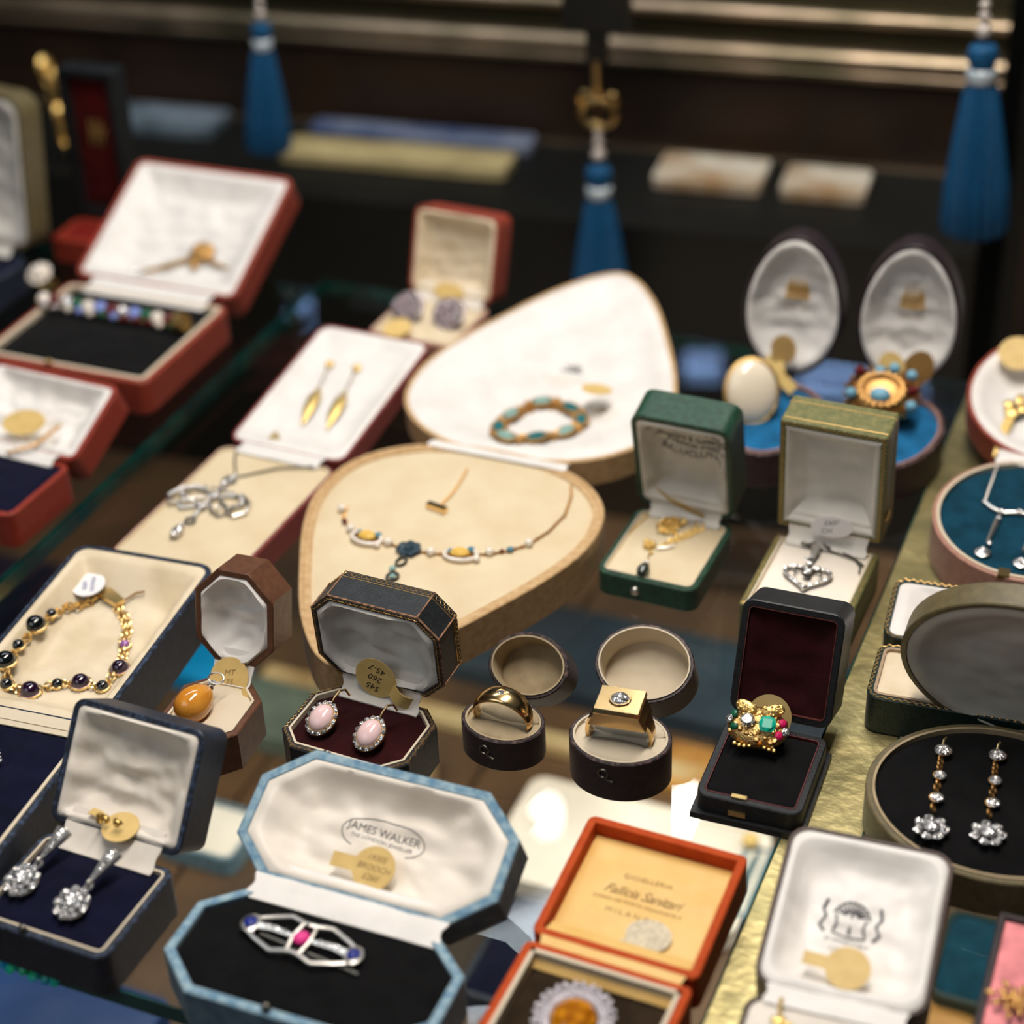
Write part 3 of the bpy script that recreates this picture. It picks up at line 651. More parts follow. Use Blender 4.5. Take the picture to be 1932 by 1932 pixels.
price_tag(c.lid, -3.5, 5.0, 3.4, 9.2, 'dull gold round tag standing behind the emerald cluster ring', 'tag_dark', rx=-12)

# -------------------- amber pendant in brown octagon
c = case('pendant_case', 'brown suede octagonal case with an amber egg pendant', 'jewellery case', (-.1205, .6267, -21.3, .0365, .0445, .0193, .0185, 103, .0039, 0), lambda W, D: octo(W, D, W * .3, D * .25),
         dict(base=L_BROWN, pad=LINC, lid=L_BROWN, lining=SATW, liner=LINC), t=2.9, pad=(-.6, .9), lid=(9, 2.0), wr=3.0, liner=.9, flapw=.5)
t = thing('egg_pendant', 'polished amber yellow egg pendant with a silver bail', 'pendant', MM(c.base, -4.2, -26.6, 5.6, -14) @ SC(1.1, 1.1, 1.1))
pr = []
for k in range(17):
    a = -pi / 2 + pi * k / 16; pr.append((max(.05, 6.7 * cos(a) * (1 - .14 * sin(a))), 8.6 * sin(a)))
MB().lathe(pr, 36, RX(-82)).build('egg_stone', M['amber'], t)
MB().lathe([(1.6, 0), (1.5, 1), (.6, 1.8), (.2, 2.4)], 14, T(0, 8.2, 1.1) @ RX(-82)).build('cap', M['silver_dark'], t)
MB().torus(3.1, .42, T(1.2, 11.6, 4.2) @ RZ(20) @ RX(34), 28, 7, 1, .7).torus(1.3, .4, T(.3, 10, 2.4) @ RX(20), 14, 6).build('bail', M['silver'], t)
price_tag(c.lid, -0.2, 1.2, 4.2, 8.8, 'round cream gold tag between the amber pendant and its lid', rx=-26, tail=-35, txt=['MT', '75'], ink='ink_light', tsize=3.6, trot=10, tlen=8, tailw=2.6, curl=3)

# -------------------- navy case with diamond flower earrings
c = case('earring_case', 'navy leather case with ivory satin lid holding two diamond flower drop earrings', 'jewellery case', (-.1573, .5238, -25.1, .0586, .0482, .0201, .0188, 127, .0044, 0), rr(5),
         dict(base=L_NAVY, pad=NAVYV, lid=L_NAVY, lining=SAT, liner=LINC), t=2.6, pad=(-1, 1.2), lid=(8, 1.8), wr=3.0, liner=.8, flapw=.72, padw=.4)
button(c, M['silver_dark'], -6, -46.5, 1, 1.8)
def flower_drop(F, x, y, label, ang):
    t = thing('earring', label, 'earring', MM(F, x, y, 3.0, ang, 16) @ SC(1.12, 1.12, 1.12))
    MB().lathe([(4.6, -1.2), (5.4, -.4), (5.0, .4)], 9 * 4).build('setting', M['silver'], t)
    mb = halo(MB(), 4.9, 9, 1.75, 1.0); halo(mb, 2.9, 8, 1.25, 1.7); mb.gem(1.9, T(0, 0, 2.2), 12, .35); mb.build('diamond_cluster', M['diamond'], t, None, 0)
    mb = MB(); 
    mb.loft([[(-.7, 9.2, 0), (.7, 9.2, 0), (.7, 9.2, 1.2), (-.7, 9.2, 1.2)], [(-2.9, 21.5, 0), (2.9, 21.5, 0), (2.9, 21.5, 2), (-2.9, 21.5, 2)]]); mb.build('tapered_top', M['silver'], t, None, 0)
    mb = MB()
    for k in range(7): mb.gem(.5 + .19 * k, T(0, 10.5 + k * 1.65, 1.2 + k * .11), 8)
    mb.build('pave_diamonds', M['diamond'], t, None, 0)
    MB().torus(1.3, .4, T(0, 8.4, .6) @ RY(90), 14, 6).torus(1.3, .35, T(.8, 7.4, .9), 14, 6).build('link', M['silver'], t)
flower_drop(c.base, -18.8, -28.5, 'diamond flower drop earring nearer the picture edge on navy velvet', -12)
flower_drop(c.base, 5.4, -31.5, 'diamond flower drop earring on navy velvet nearer the front clasp', -12)
price_tag(c.lid, 2.8, 9.5, 1.0, 7.2, 'gold tag with a curled tail under the butterfly fitting in the navy case lid', rx=-46, rz=-2, tail=172, tlen=9, tailw=1.6, curl=1.5)
t = thing('butterfly_back', 'two small gold butterfly earring backs resting on a tag', 'fitting', MM(c.lid, .5, 11.4, 4.6, 0, 20))
mb = MB()
for s in (-1, 1):
    mb.tube([(s * (2.6 + (2.1 - .25 * k) * cos(k * .8)), (2.1 - .25 * k) * sin(k * .8), 0) for k in range(9)], .9, 6, flat=.45)
    mb.torus(1.1, .5, T(s * 2.7, 0, .4), 14, 6)
mb.box((-6.2, -2, -1), (-4.6, 2, 1)); mb.build('scrolls', M['gold_yellow'], t)

# -------------------- pale blue octagonal case (brooch)
c = case('brooch_case', 'pale blue octagonal case with printed satin lid and a silver brooch on black velvet', 'jewellery case', (-.0663, .4879, -23.4, .1061, .0545, .02, .018, 156, .0021, 0), lambda W, D: octo(W, D, 17, 15),
         dict(base=L_BLUE, pad=BLK, lid=L_BLUE, lining=SAT, flap=SATW), t=3.8, pad=(-1.4, .6), lid=(8, 1.6), wr=1.6, flapw=.72)
button(c, M['silver_dark'], -4.7, -52.0, 1.5, 1.7)
lettering('JAMES WALKER', 4.3, M['ink_grey'], c.lobj, T(-.4, 33.6, 0) @ RZ(-2), name='stamp_lettering', drop=c.lz)
lettering('THE LONDON JEWELLER', 2.3, M['ink_grey'], c.lobj, T(-.4, 30.1, 0) @ RZ(-2), name='stamp_lettering', drop=c.lz)
pts = []
for k in range(60):
    a = radians(-55 + 290 * k / 59); x_ = -.4 + 19.5 * cos(a) * (abs(cos(a)) ** -.25 if abs(cos(a)) > .2 else 1) * .86; y_ = 31.9 + 6.4 * sin(a)
    pts.append((x_, y_, c.lz(x_, y_) + .15))
MB().tube(pts, .17, 5).build('stamp_border', M['ink_grey'], c.lobj)
price_tag(c.lid, 3.4, 17.6, c.lz(3.4, 17.6) + 1.6, 8.4, 'round gold tag with faint pen writing under the printed oval stamp', fit=c.lz, rz=-8, tail=188, txt=['1930S', 'BROOCH', '£260'], ink='ink_light', tsize=3.2, trot=6, tlen=10, tailw=2.8)
t = thing('bar_brooch', 'openwork silver bar brooch with two sapphires and a pink centre stone', 'brooch', MM(c.base, -7.4, -20.6, 1.6, -2) @ SC(1.02, 1.6, 1))
mb = MB()
for s in (-1, 1):
    mb.tube([(s * 21.5, 1.6, 0), (s * 16, 3.4, 0), (s * 8, 5.4, .4), (s * 2.6, 4.4, .8), (0, 4.2, 1)], .62, 8); mb.tube([(s * 21.5, -1.6, 0), (s * 16, -3.4, 0), (s * 8, -5.4, .4), (s * 2.6, -4.4, .8), (0, -4.2, 1)], .62, 8)
    mb.tube([(s * 19, 0, .6), (s * 12, .6, .6), (s * 6, .2, .8), (s * 2, 0, .8)], lambda q: 1.1 - .75 * q, 8, flat=.5)
    mb.tube([(s * 2.4, 4.4, .6), (s * 3.4, 0, .8), (s * 2.4, -4.4, .6)], .8, 8)
    mb.lathe([(3.6, -.8), (3.7, .4), (2.8, .9), (2.6, .2)], 20, T(s * 20.4, 0, .4) @ SC(1, .72, 1))
mb.build('openwork_frame', M['silver'], t)
for s in (-1, 1): MB().gem(2.5, T(s * 20.4, 0, 1.2) @ SC(1, .66, 1), 12, .35).build('sapphire', M['sapphire'], t, None, 0)
MB().gem(3.1, T(0, 0, 1.4) @ SC(1, .6, 1), 8, .35, .6, 1, 1.1).build('pink_stone', M['pinkstone'], t, None, 0)
mb = MB()
for s in (-1, 1):
    for k in range(4): mb.gem(.55, T(s * (7 + 2.4 * k), .4, 1.6), 8)
mb.build('small_diamonds', M['diamond'], t, None, 0)
MB().tube([(-16, -1, -1.2), (25, -3.6, -1.0)], .35, 6).build('pin', M['silver_dark'], t)

# -------------------- orange case
c = case('brooch_case', 'square orange leather case with yellow printed silk lid and a pale cluster jewel', 'jewellery case', (.0267, .4563, -25, .0622, .0582, .02, .018, 174, .0033, 0), rr(3),
         dict(base=L_ORANGE, pad=BRV, lid=L_ORANGE, lining=YSAT, liner=LINC), t=3.4, pad=(-6, 0), lid=(7.5, .3), wr=.5, liner=1.6, flapw=.86, padw=.5, lid_t=3.4, lidfn=flat(-6, .5))
for s_, sz, yy, xx, sp in (('GIOIELLERIA', 3.0, 42.1, -1.1, 1.15), ('CORSO DE PORTA MONFORTE 4', 2.2, 30.6, -1.5, 1.05), ('MILANO', 3.4, 25.4, -3.0, 1.5)):
    lettering(s_, sz, M['ink_light'], c.lobj, T(xx, yy, 0), name='stamp_lettering', spacing=sp, drop=c.lz)
lettering('Fallicia Sanitari', 5.6, M['ink_light'], c.lobj, T(-1, 35.2, 0), name='stamp_lettering', shear=.45, drop=c.lz, spacing=.92)
price_tag(c.lid, 7.6, 18.6, c.lz(7.6, 18.6) + 1.2, 6.6, 'pale patterned oval tag lying on the yellow silk lid', 'tag_pale', fit=c.lz, rz=6, tail=210, tlen=8, tailw=1.6, sx=1.28)
t = thing('cluster_jewel', 'pale lilac bead cluster jewel around an orange brown citrine', 'brooch', MM(c.base, -2.2, -27.5, -1.5, 0, 12))
mb = MB(); M['lilac'] = mat('lilac_diamond_cluster', (206, 200, 208), .25, .3, coat=1.0, bump=(900, .8, .0008))
for k in range(14):
    a = 2 * pi * k / 14
    for q in range(9): mb.ell(1.0, M_=T(12.4 * cos(a) + 2 * cos(q * .7 + a) * (q > 0), 12.4 * sin(a) + 2 * sin(q * .7 + a) * (q > 0), 1.0 + .5 * (q == 0)), n=8, m=5)
mb.torus(9.6, 1.4, T(0, 0, .4), 40, 8); mb.build('bead_cluster', M['lilac'], t)
MB().gem(8.0, T(0, 0, 2.0), 14, .35, .58).build('citrine', M['citrine'], t, None, 0)

# -------------------- brown square case with crest
c = case('pin_case', 'dark brown leather case with white satin lid stamped with a grey crest', 'jewellery case', (.1012, .4312, -20.3, .0594, .0673, .02, .018, 167, .003, 0), rr(8),
         dict(base=L_CHOC, pad=SAT, lid=L_CHOC, lining=SATW, liner=LINC), t=1.9, pad=(-.2, 1.6), lid=(7, 2.0), wr=1.5, flapw=.8, padw=.8)
def on(c_, x_, y_, dz=.2): return (x_, y_, c_.lz(x_, y_) + dz)
mb = MB()
for k in range(9):
    a = radians(20 + 140 * k / 8); mb.tube([on(c, -2 + 2 * cos(a), 40 + 2 * sin(a)), on(c, -2 + 6.2 * cos(a), 40 + 6.6 * sin(a))], .42, 5)
mb.tube([on(c, -2 + 6.6 * cos(radians(q)), 40 + 6.8 * sin(radians(q))) for q in range(10, 171, 16)], .3, 5)
for s in (-1, 1):
    mb.tube([on(c, -2 + s * 9.4, 46), on(c, -2 + s * 10.4, 42), on(c, -2 + s * 8.8, 38.6), on(c, -2 + s * 10.6, 35.4), on(c, -2 + s * 8.6, 33)], .6, 6)
    mb.tube([on(c, -2 + s * 5.4, 40), on(c, -2 + s * 4.6, 36.5), on(c, -2 + s * 5.6, 34)], .5, 6)
mb.tube([on(c, -8, 33), on(c, -2, 32), on(c, 4, 33)], .35, 5); mb.tube([on(c, -2, 42), on(c, -2, 33.5)], .6, 6)
mb.build('crest_stamp', M['ink_grey'], c.lobj)
lettering('BY APPOINTMENT', 1.9, M['ink_grey'], c.lobj, T(-2, 30, 0), name='stamp_lettering', drop=c.lz)
lettering('LONDON', 2.2, M['ink_grey'], c.lobj, T(-2, 26.8, 0), name='stamp_lettering', drop=c.lz, spacing=1.2)
price_tag(c.lid, 1.2, 15.2, c.lz(1.2, 15.2) + 1.4, 7.8, 'plain round gold tag with a tail below the grey crest stamp', fit=c.lz, rz=-10, tail=186, tlen=9, tailw=2.4)
t = thing('gold_pin', 'small gold pin at the front of the crest stamped case', 'pin', MM(c.base, -16.4, -9.5, c.bz(-16.4, -9.5) + .8, 12))
MB().tube([(0, 8, 0), (-.6, 3, .4), (0, -2, .4), (-2, -8, 0)], .8, 8).ell(2.8, 2, 1, T(-1, -2, .4)).ell(2, 1.4, 1, T(2, -4, .4)).build('shaft', M['gold_yellow'], t)

# -------------------- pink tray with gold brooch (lower right)
c = case('display_box', 'dark framed box with pink velvet pad and a gold brooch', 'jewellery case', (.1943, .461, -22.7, .06, .0566, .0199, .018, 110, .003, 0), rr(1.5),
         dict(base=L_DKB, pad=PINKV), t=2.6, pad=(-1.0, .2), has_lid=False)
t = thing('gold_brooch', 'textured gold spray brooch on pink velvet', 'brooch', MM(c.base, -18.5, -41.5, 1.8, 0))
mb = MB()
for k in range(18):
    a = k * 2.4; r = 1 + k * .42; mb.ell(2.2, 1.1, .9, T(r * cos(a), r * sin(a), .6) @ RZ(math.degrees(a)), 10, 6)
mb.build('spray', M['gold_old'], t)

# -------------------- green pendant case
c = case('pendant_case', 'dark green leather case with a gold chain and black drop pendant', 'jewellery case', (.083, .7424, -25.4, .0483, .057, .0126, .0199, 78, .003, 0), rr(6),
         dict(base=L_GREEN, pad=VELC, lid=L_GREEN, lining=SATG, liner=LINC), t=2.8, pad=(-.6, 1.0), lid=(9, 1.6), wr=1.6, liner=.5, flapw=.72)
button(c, M['silver'], -4.4, -57, -6.2, 2.0)
for s_, sz, yy in (('ZELLERS DIAMOND', 4.2, 45.5), ('Jewellers & Goldsmiths', 3.3, 40.5), ('8 PRINCES STREET', 3.0, 36.6), ('BALUCLUTHA', 4.6, 31.8)):
    lettering(s_, sz * 1.15, M['ink'], c.lobj, T(3, yy + 1, .1), .2, name='stamp_lettering', drop=c.lz, arc=-44)
t = thing('folded_label', 'dull gold folded paper label leaning in the green case', 'tag', MM(c.lid, 0, 12.4, 3.6, -18, 10))
MB().loft([[(-15, 4.5, 0), (-14.6, 3.4, 0), (-14.6, 3.4, .3), (-15, 4.5, .3)], [(-6, 2.4, 1.4), (-6, -2.2, .8), (-6, -2.2, 1.1), (-6, 2.4, 1.7)], [(4, 1.6, 1.6), (4, -3.6, .9), (4, -3.6, 1.2), (4, 1.6, 1.9)], [(12, -1, .4), (12, -5, 0), (12, -5, .3), (12, -1, .7)]]).build('paper', M['tag_dark'], t)
t = thing('chain_pendant', 'tangled yellow gold chain pendant ending in a black pearl', 'pendant', MM(c.base, 0, 0, 0))
mb = MB(); bz = c.bz
def path(pts, dz=.5, fz=None): return [(x_, y_, (fz or bz)(x_, y_) + dz) for x_, y_ in pts]
for j in range(5):
    pts = [(-6 + j + 3.6 * sin(k * .9 + j * 1.7), -4 - k * 1.9, c.bz(-6, -5 - k * 1.9) + .8 + .9 * abs(sin(k * 1.3 + j))) for k in range(9)]
    mb.chain(pts, 2.6, .5)
mb.chain(path([(-20.5, -22), (-18.5, -12), (-17, -3)], .4), 1.5, .26)
mb.chain(path([(6, -3), (8, -9), (5, -16), (0, -24)], .6), 2.3, .45); mb.chain(path([(9, -3), (11, -8), (7, -17), (2, -24), (-3, -29)], .6), 2.2, .42)
mb.build('chain', M['gold_yellow'], t)
mb = MB()
for a in range(6): mb.ell(1.5, M_=T(-7.2 + 1.9 * cos(a), -31 + 1.9 * sin(a), 1.6), n=8, m=5)
mb.ell(1.2, M_=T(-10, -28, 1.2)).ell(1, M_=T(-4.4, -36, 1.2)); mb.build('gold_flower', M['gold_yellow'], t)
MB().tube([(-3, -32, 1.2), (1, -30, 1.4), (3.5, -27, 1.2)], 1.0, 8).build('pearl_bar', M['pearl'], t)
MB().ell(1.5, M_=T(-3.5, -44.5, 1.4)).build('small_pearl', M['pearl'], t)
MB().lathe([(.2, 4.6), (1.8, 3.2), (2.9, .6), (3.0, -1.4), (2.2, -3.2), (.2, -3.9)], 20, T(-2.6, -51, 2.0) @ RX(-78)).build('black_pearl', M['black_pearl'], t)
MB().tube([(-5.4, -34, 1.2), (-4.6, -40, 1.2), (-3.6, -44, 1.3), (-3, -47, 1.6)], .35, 6).build('drop_link', M['gold_yellow'], t)

# -------------------- gilt green case with heart pendant
c = case('pendant_case', 'gilt patterned olive green case with a diamond heart pendant', 'jewellery case', (.1439, .704, -24.8, .0483, .0585, .0202, .0212, 86, .005, 0), rr(1.2),
         dict(base=L_GOLDG, pad=VELW, lid=L_GOLDG, lining=SATG, liner=LINC), t=2.9, pad=(-1.2, .6), lid=(8, 1.6), wr=1.0, liner=.8, flapw=.76)
tooling(c, None, c.ob, .1, .7, 2.2, 'gilt_border', c.bobj, .2, inner=1.4); tooling(c, None, c.ol, .1, .7, 2.2, 'gilt_border', c.lobj, .2, inner=1.4)
tooling(c, None, c.ol, -3, 0, 2, 'gilt_line', c.lobj, .2, inner=-.1); tooling(c, None, c.ol, -16, 0.3, 2, 'gilt_line', c.lobj, .2, inner=-.1)
MB().ell(2.2, .8, 3.4, None, 14, 8).build('catch', M['gold_yellow'], c.lobj, T(24.6, 16, -8) @ RZ(90))
t = price_tag(c.lid, 2.2, 12.2, 3.0, 5.6, 'white oblong tag reading 600 in pencil behind the heart pendant', 'tag_white', rz=12, rx=-6, sx=1.75, txt=['£600', 'CHAIN'], ink='ink_grey', tsize=3.6, tail=190, tlen=4, tailw=3.6)
t = thing('heart_pendant', 'diamond set open heart pendant on a fine dark silver chain', 'pendant', MM(c.base, -1.5, -30.2, 1.0, 6) @ SC(1.2, 1.12, 1.1))
H_ = lambda a: (8.6 * (sin(a) ** 3), 6.9 * cos(a) - 2.6 * cos(2 * a) - .9 * cos(3 * a) - .35 * cos(4 * a))
MB().tube([(*H_(2 * pi * k / 48), 0) for k in range(48)], .8, 8, True).build('heart_frame', M['silver'], t)
mb = MB()
for k in range(24): x_, y_ = H_(2 * pi * k / 24 + .1); mb.gem(.82, T(x_, y_, .8), 8)
mb.build('diamond_line', M['diamond'], t, None, 0)
mb = MB()
for s in (-1, 1): mb.tube([(s * .6, 2.2, .6), (s * 2.4, 4.2, .8), (s * 4.6, 3.6, .8), (s * 5.2, 1.6, .6), (s * 3.8, 1.0, .6)], .5, 6)
mb.tube([(-1.6, .4, .8), (0, -1, 1), (1.6, .4, .8)], .7, 6); mb.tube([(0, -.6, .6), (0, 7.6, .8), (0, 10.5, 1)], .8, 6); mb.build('scrolls', M['silver_dark'], t)
MB().gem(1.7, T(0, 1.6, 1.4), 10).gem(1.3, T(0, 8, 1.4), 10).gem(1.0, T(-1.6, 10.2, 1.4), 8).build('set_diamond', M['diamond'], t, None, 0)
MB().tube([(0, 11, 1), (.4, 15, 2.2), (.2, 19.5, 1.2)], lambda q: 1.0 + .9 * q, 8).build('bail', M['silver'], t)
t2 = thing('fine_chain', 'fine dark silver chain crumpled at the back of the gilt green case', 'chain', MM(c.base, 0, 0, 0))
mb = MB()
for j in range(5): mb.chain([(-11 + k * 2.2, -4.6 + 2.4 * sin(k * 1.1 + j), c.bz(-11 + k * 2.2, -5) + .8 + j * .45) for k in range(7)], 1.2, .24)
mb.chain(path([(1, -4), (8, -5), (14, -8), (18.5, -13), (19, -18)], .5), 1.2, .26); mb.chain(path([(2, -6), (9, -7.5), (15, -9), (19.5, -12)], .6), 1.2, .26); mb.build('links', M['silver_dark'], t2)

# -------------------- heart shaped necklace case
HALF = [(0, 82.5), (20, 81), (42, 74), (59, 61), (69, 43), (70.5, 17), (63, -10), (49, -40), (33, -70), (17, -91), (6, -99.5)]
HP = smooth_poly([(0, -101)] + [(x_, y_) for x_, y_ in reversed(HALF)] + [(-x_, y_) for x_, y_ in HALF[1:]], 3)
def heart(W, D): return dense([(x_, y_ + 9.2) for x_, y_ in HP], 4)
HPM = smooth_poly([(0, 101)] + [(-x_, -y_) for x_, y_ in reversed(HALF)] + [(x_, -y_) for x_, y_ in HALF[1:]], 3)
def heartm(W, D): return dense([(x_, y_ - 9.2) for x_, y_ in HPM], 4)
c = case('necklace_case', 'large ivory heart shaped case opened flat with a gem set necklace', 'jewellery case', (-.0038, .7963, -24, .141, .1834, .021, .016, 175.5, -.0055, 0), heart,
         dict(base=L_CREAM, pad=VELC, lid=L_CREAM, lining=SATW, liner=L_CREAM, flap=SATW), t=2.4, pad=(-.8, 1.8), lid=(6, 1.4), wr=.5, liner=3.2, flapw=.52, lid_shape=heartm, padw=.2, rim_z=-.6)
F = c.base; bz = c.bz
t = thing('gem_necklace', 'gold necklace with pearls, crescent set yellow stones and a blue flower centre', 'necklace', MM(F, 0, 0, 0))
mb = MB(); mb.chain(path([(44, -74), (49, -60), (51, -44), (48, -28), (44, -18)]), 2.0, .38); mb.chain(path([(-9, -22), (-7, -34), (-6, -48), (-7, -59)]), 2.0, .36)
mb.chain(path([(-50, -72), (-47, -82), (-39, -90), (-28, -94.5), (-16, -95.5), (-5, -96.5), (6, -96), (19, -93), (31, -87), (38, -81.5), (44, -74)], .4), 2.2, .45); mb.build('chain', M['gold_old'], t)
for x_, y_ in ((-50.5, -76), (-38.5, -90.5), (-16.4, -95.8), (5.6, -96.4), (30.8, -87), (44.6, -73.5)):
    MB().ell(2.1, M_=T(x_, y_, bz(x_, y_) + 1.9)).build('pearl', M['pearl'], t)
for x_, y_, a in ((-27.6, -94.6, -8), (19, -92.6, 14)):
    z_ = bz(x_, y_) + 1.3; Q = T(x_, y_, z_ + .4) @ RZ(a) @ SC(1.22, 1.22, 1.2)
    MB().torus(6.2, .85, Q @ T(0, -.6, 0), 30, 7, 1, .62).build('crescent', M['pearl'], t)
    MB().gem(3.2, Q @ T(-.6, .6, .3), 10, .4, .55, 1.2, .9).build('yellow_stone', M['yellowstone'], t, None, 0)
    MB().gem(1.5, Q @ T(3.4, 2.4, .6), 8).gem(1.2, Q @ T(-4.2, 1.2, .4), 8).build('blue_stone', M['bluestone'], t, None, 0)
    MB().ell(1.4, M_=Q @ T(6.4, -3, 0)).build('pearl', M['pearl'], t)
for x_, y_, r_ in ((-44.5, -85, 1.5), (-33, -93, 1.3), (38.5, -81, 1.8), (35.5, -83.6, 1.2)):
    MB().gem(r_, T(x_, y_, bz(x_, y_) + 1.5), 8).build('small_gem', M['bluestone'] if x_ > 37 else M['garnet'], t, None, 0)
mb = MB()
for k in range(7): mb.gem(2.4, T(-5.3 + 3.9 * cos(k * .9), -97 + 3.7 * sin(k * .9), bz(-5, -97) + 1.8), 8)
mb.gem(2.3, T(-5.3, -97, bz(-5, -97) + 3), 8); mb.build('blue_flower', mat('smoky_blue_gems', (62, 84, 98), .1, .3, coat=1), t, None, 0)
mb = MB().torus(2.6, .7, T(-4.7, -106.5, bz(-4.7, -106.5) + .8), 16, 6, .8, 1.3).torus(2.6, .7, T(-3.4, -118.5, bz(-3.4, -118) + .8), 16, 6, 1, 1.2); mb.build('drop_frame', M['silver_dark'], t)
MB().gem(1.7, T(-6, -113, bz(-6, -113) + 1.2), 8).gem(1.5, T(-3.4, -118.5, bz(-3.4, -118) + 1.2), 8).build('drop_stone', M['tealpale'], t, None, 0)
mb = MB().box((-5.5, -1.6, 0), (5.5, 1.6, 2.6)); mb.build('box_clasp', M['gold_pol'], t, T(-7.3, -61.5, bz(-7, -61) + .2) @ RZ(-12), 0)
# bracelet in its lid
lz = c.lz
t = thing('gem_bracelet', 'gold bracelet with oval blue green stones lying in the ivory heart lid', 'bracelet', MM(c.lid, 0, 0, 0))
loop = [(-9.7, 18.9, 'tealstone'), (-9.5, 34.5, 'tealpale'), (1.5, 50.5, 'tealpale'), (18, 49, 'tealstone'), (27, 40, 'tealstone'), (24, 27, 'tealpale'), (12.5, 15.5, 'tealstone'), (-1.7, 9.5, 'tealpale')]
mb = MB(); mb.chain([(x_, y_, lz(x_, y_) + 1.4) for x_, y_, _ in loop + loop[:1]], 4.0, 1.1, .9)
for k, (x_, y_, m_) in enumerate(loop):
    nx = loop[(k + 1) % len(loop)]; pv = loop[k - 1]; a = math.degrees(math.atan2(nx[1] - pv[1], nx[0] - pv[0]))
    Q = T(x_, y_, lz(x_, y_) + 2.6) @ RZ(a) @ SC(1.3, 1.3, 1.3); mb.torus(3.6, .9, Q, 24, 6, 1.25, .72); mb.ell(1.4, M_=Q @ T(-6, 0, 0)).ell(1.4, M_=Q @ T(6, 0, 0))
    MB().gem(3.4, Q @ T(0, 0, .3), 12, .4, .6, 1.25, .7).build('oval_stone', M[m_], t, None, 0)
mb.build('gold_links', M['gold_old'], t)
price_tag(c.lid, 30, 56, 5.5, 9.0, 'oval buff tag standing beside the blue green bracelet', 'tag', rz=-20, rx=-20, sx=.8)
mb = MB()
for k in range(5): a = radians(50 + 20 * k); mb.tube([on(c, 5 + 3 * cos(a), 84 + 2 * sin(a)), on(c, 5 + 7 * cos(a), 84 + 6 * sin(a))], .5, 5)
mb.tube([on(c, -1, 84), on(c, 11, 84)], .5, 5); mb.build('crown_stamp', M['ink_grey'], c.lobj)
lettering('BY APPOINTMENT', 3.0, M['tag_pale'], c.lobj, T(4, 76, 0), name='stamp_lettering', drop=c.lz)
lettering('LONDON', 3.0, M['tag_pale'], c.lobj, T(4, 71, 0), name='stamp_lettering', drop=c.lz)

# -------------------- long rose case with scroll pendant
c = case('pendant_case', 'long rose red case opened flat, cream lined, with a silver scroll pendant', 'jewellery case', (-.116, .8094, -25.5, .0669, .1053, .0151, .013, 172, .0045, 0), rr(7),
         dict(base=L_PINKRED, pad=VELC, lid=L_PINKRED, lining=SATW, liner=LINC), t=1.6, pad=(-.3, 1.2), lid=(3.5, 1.4), wr=.35, liner=.5, flapw=.7, padw=.15)
t = thing('scroll_pendant', 'silver diamond scroll pendant with a hanging drop on cream velvet', 'pendant', MM(c.base, -9.5, -50, 2.0, 0))
mb = MB()
for s in (-1, 1):
    mb.tube([(0, 2, 0), (s * 6, 6, 0), (s * 13, 8, .4), (s * 19, 4, .4), (s * 22, -4, 0), (s * 18, -9, 0), (s * 13, -7, 0), (s * 13, -2, 0), (s * 17, 0, 0)], 1.1, 8)
    mb.tube([(s * 1, -3, 0), (s * 6, -9, 0), (s * 11, -11, 0), (s * 14, -7, 0), (s * 9, -2, .4), (s * 4, 1, .4)], 1.0, 8)
mb.tube([(0, 24, 0), (-1, 14, 0), (0, 4, .4), (-1, -8, .4), (0, -16, 0)], 1.1, 8); mb.torus(2.4, .7, T(0, -19, 0), 16, 6); mb.torus(3, .8, T(-1, 19, 0), 16, 6); mb.build('scroll_frame', M['silver'], t)
mb = MB()
for k in range(26):
    a = 2 * pi * k / 26; mb.gem(1.25, T(17 * cos(a) * (.5 + .5 * abs(cos(a))), 8 * sin(a) + 1, 1.4), 8)
mb.gem(2.6, T(0, 2, 1.6), 10).gem(2.2, T(-1, 14, 1.4), 10).gem(2.2, T(-1, -8, 1.4), 10); mb.build('diamonds', M['diamond'], t, None, 0)
MB().lathe([(.3, 6), (1.8, 3), (2.8, -1), (2.2, -4), (.2, -5)], 16, T(0, -30, 1) @ RX(-80)).build('pear_drop', M['diamond'], t)
t = thing('fine_chain', 'fine silver chain trailing to the hinge of the rose red case', 'chain', MM(c.base, 0, 0, 0))
MB().chain([(-10, -26, c.bz(-10, -26) + .8), (-18, -14, 1.2), (-22, -6, 1.6)], 1.5, .3).chain([(-8, -26, 1.4), (6, -12, 1.4), (22, -5, 1.6)], 1.5, .3).build('links', M['silver_dark'], t)
def long_drop(F, x, y, z, label, a):
    t = thing('earring', label, 'earring', MM(F, x, y, z, a))
    MB().ell(2.4, 2.8, 1.6, T(0, 0, 1)).build('stud', M['gold_yellow'], t)
    MB().tube([(0, -2, 1), (0, -20, 1)], .35, 6).build('wire', M['gold_pol'], t)
    MB().tube([(0, -20, .8), (.2, -30, 1.4), (0, -40, 1.4), (0, -52, .8)], lambda q: .5 + 3.5 * sin(pi * min(1, q * 1.02)) ** .8, 10, flat=.6).build('leaf_drop', M['gold_yellow'], t)
long_drop(c.lid, -14, 80, c.lz(-14, 70) + .6, 'long gold leaf drop earring farther from the heart case', 12)
long_drop(c.lid, 2, 81, c.lz(2, 70) + .6, 'long gold leaf drop earring closer to the heart case', 10)
t = thing('gold_scrap', 'small triangular gold scrap on the white rose case lid', 'tag', MM(c.lid, -10.5, 13.5, c.lz(-10, 13) + .6, 20))
MB().loft([[(-3.6, -3, 0), (3.6, -3, 0), (0.6, 3.6, 0), (-.6, 3.6, 0)], [(-3.6, -3, .6), (3.6, -3, .6), (.6, 3.6, .6), (-.6, 3.6, .6)]]).build('scrap', M['tag_dark'], t)

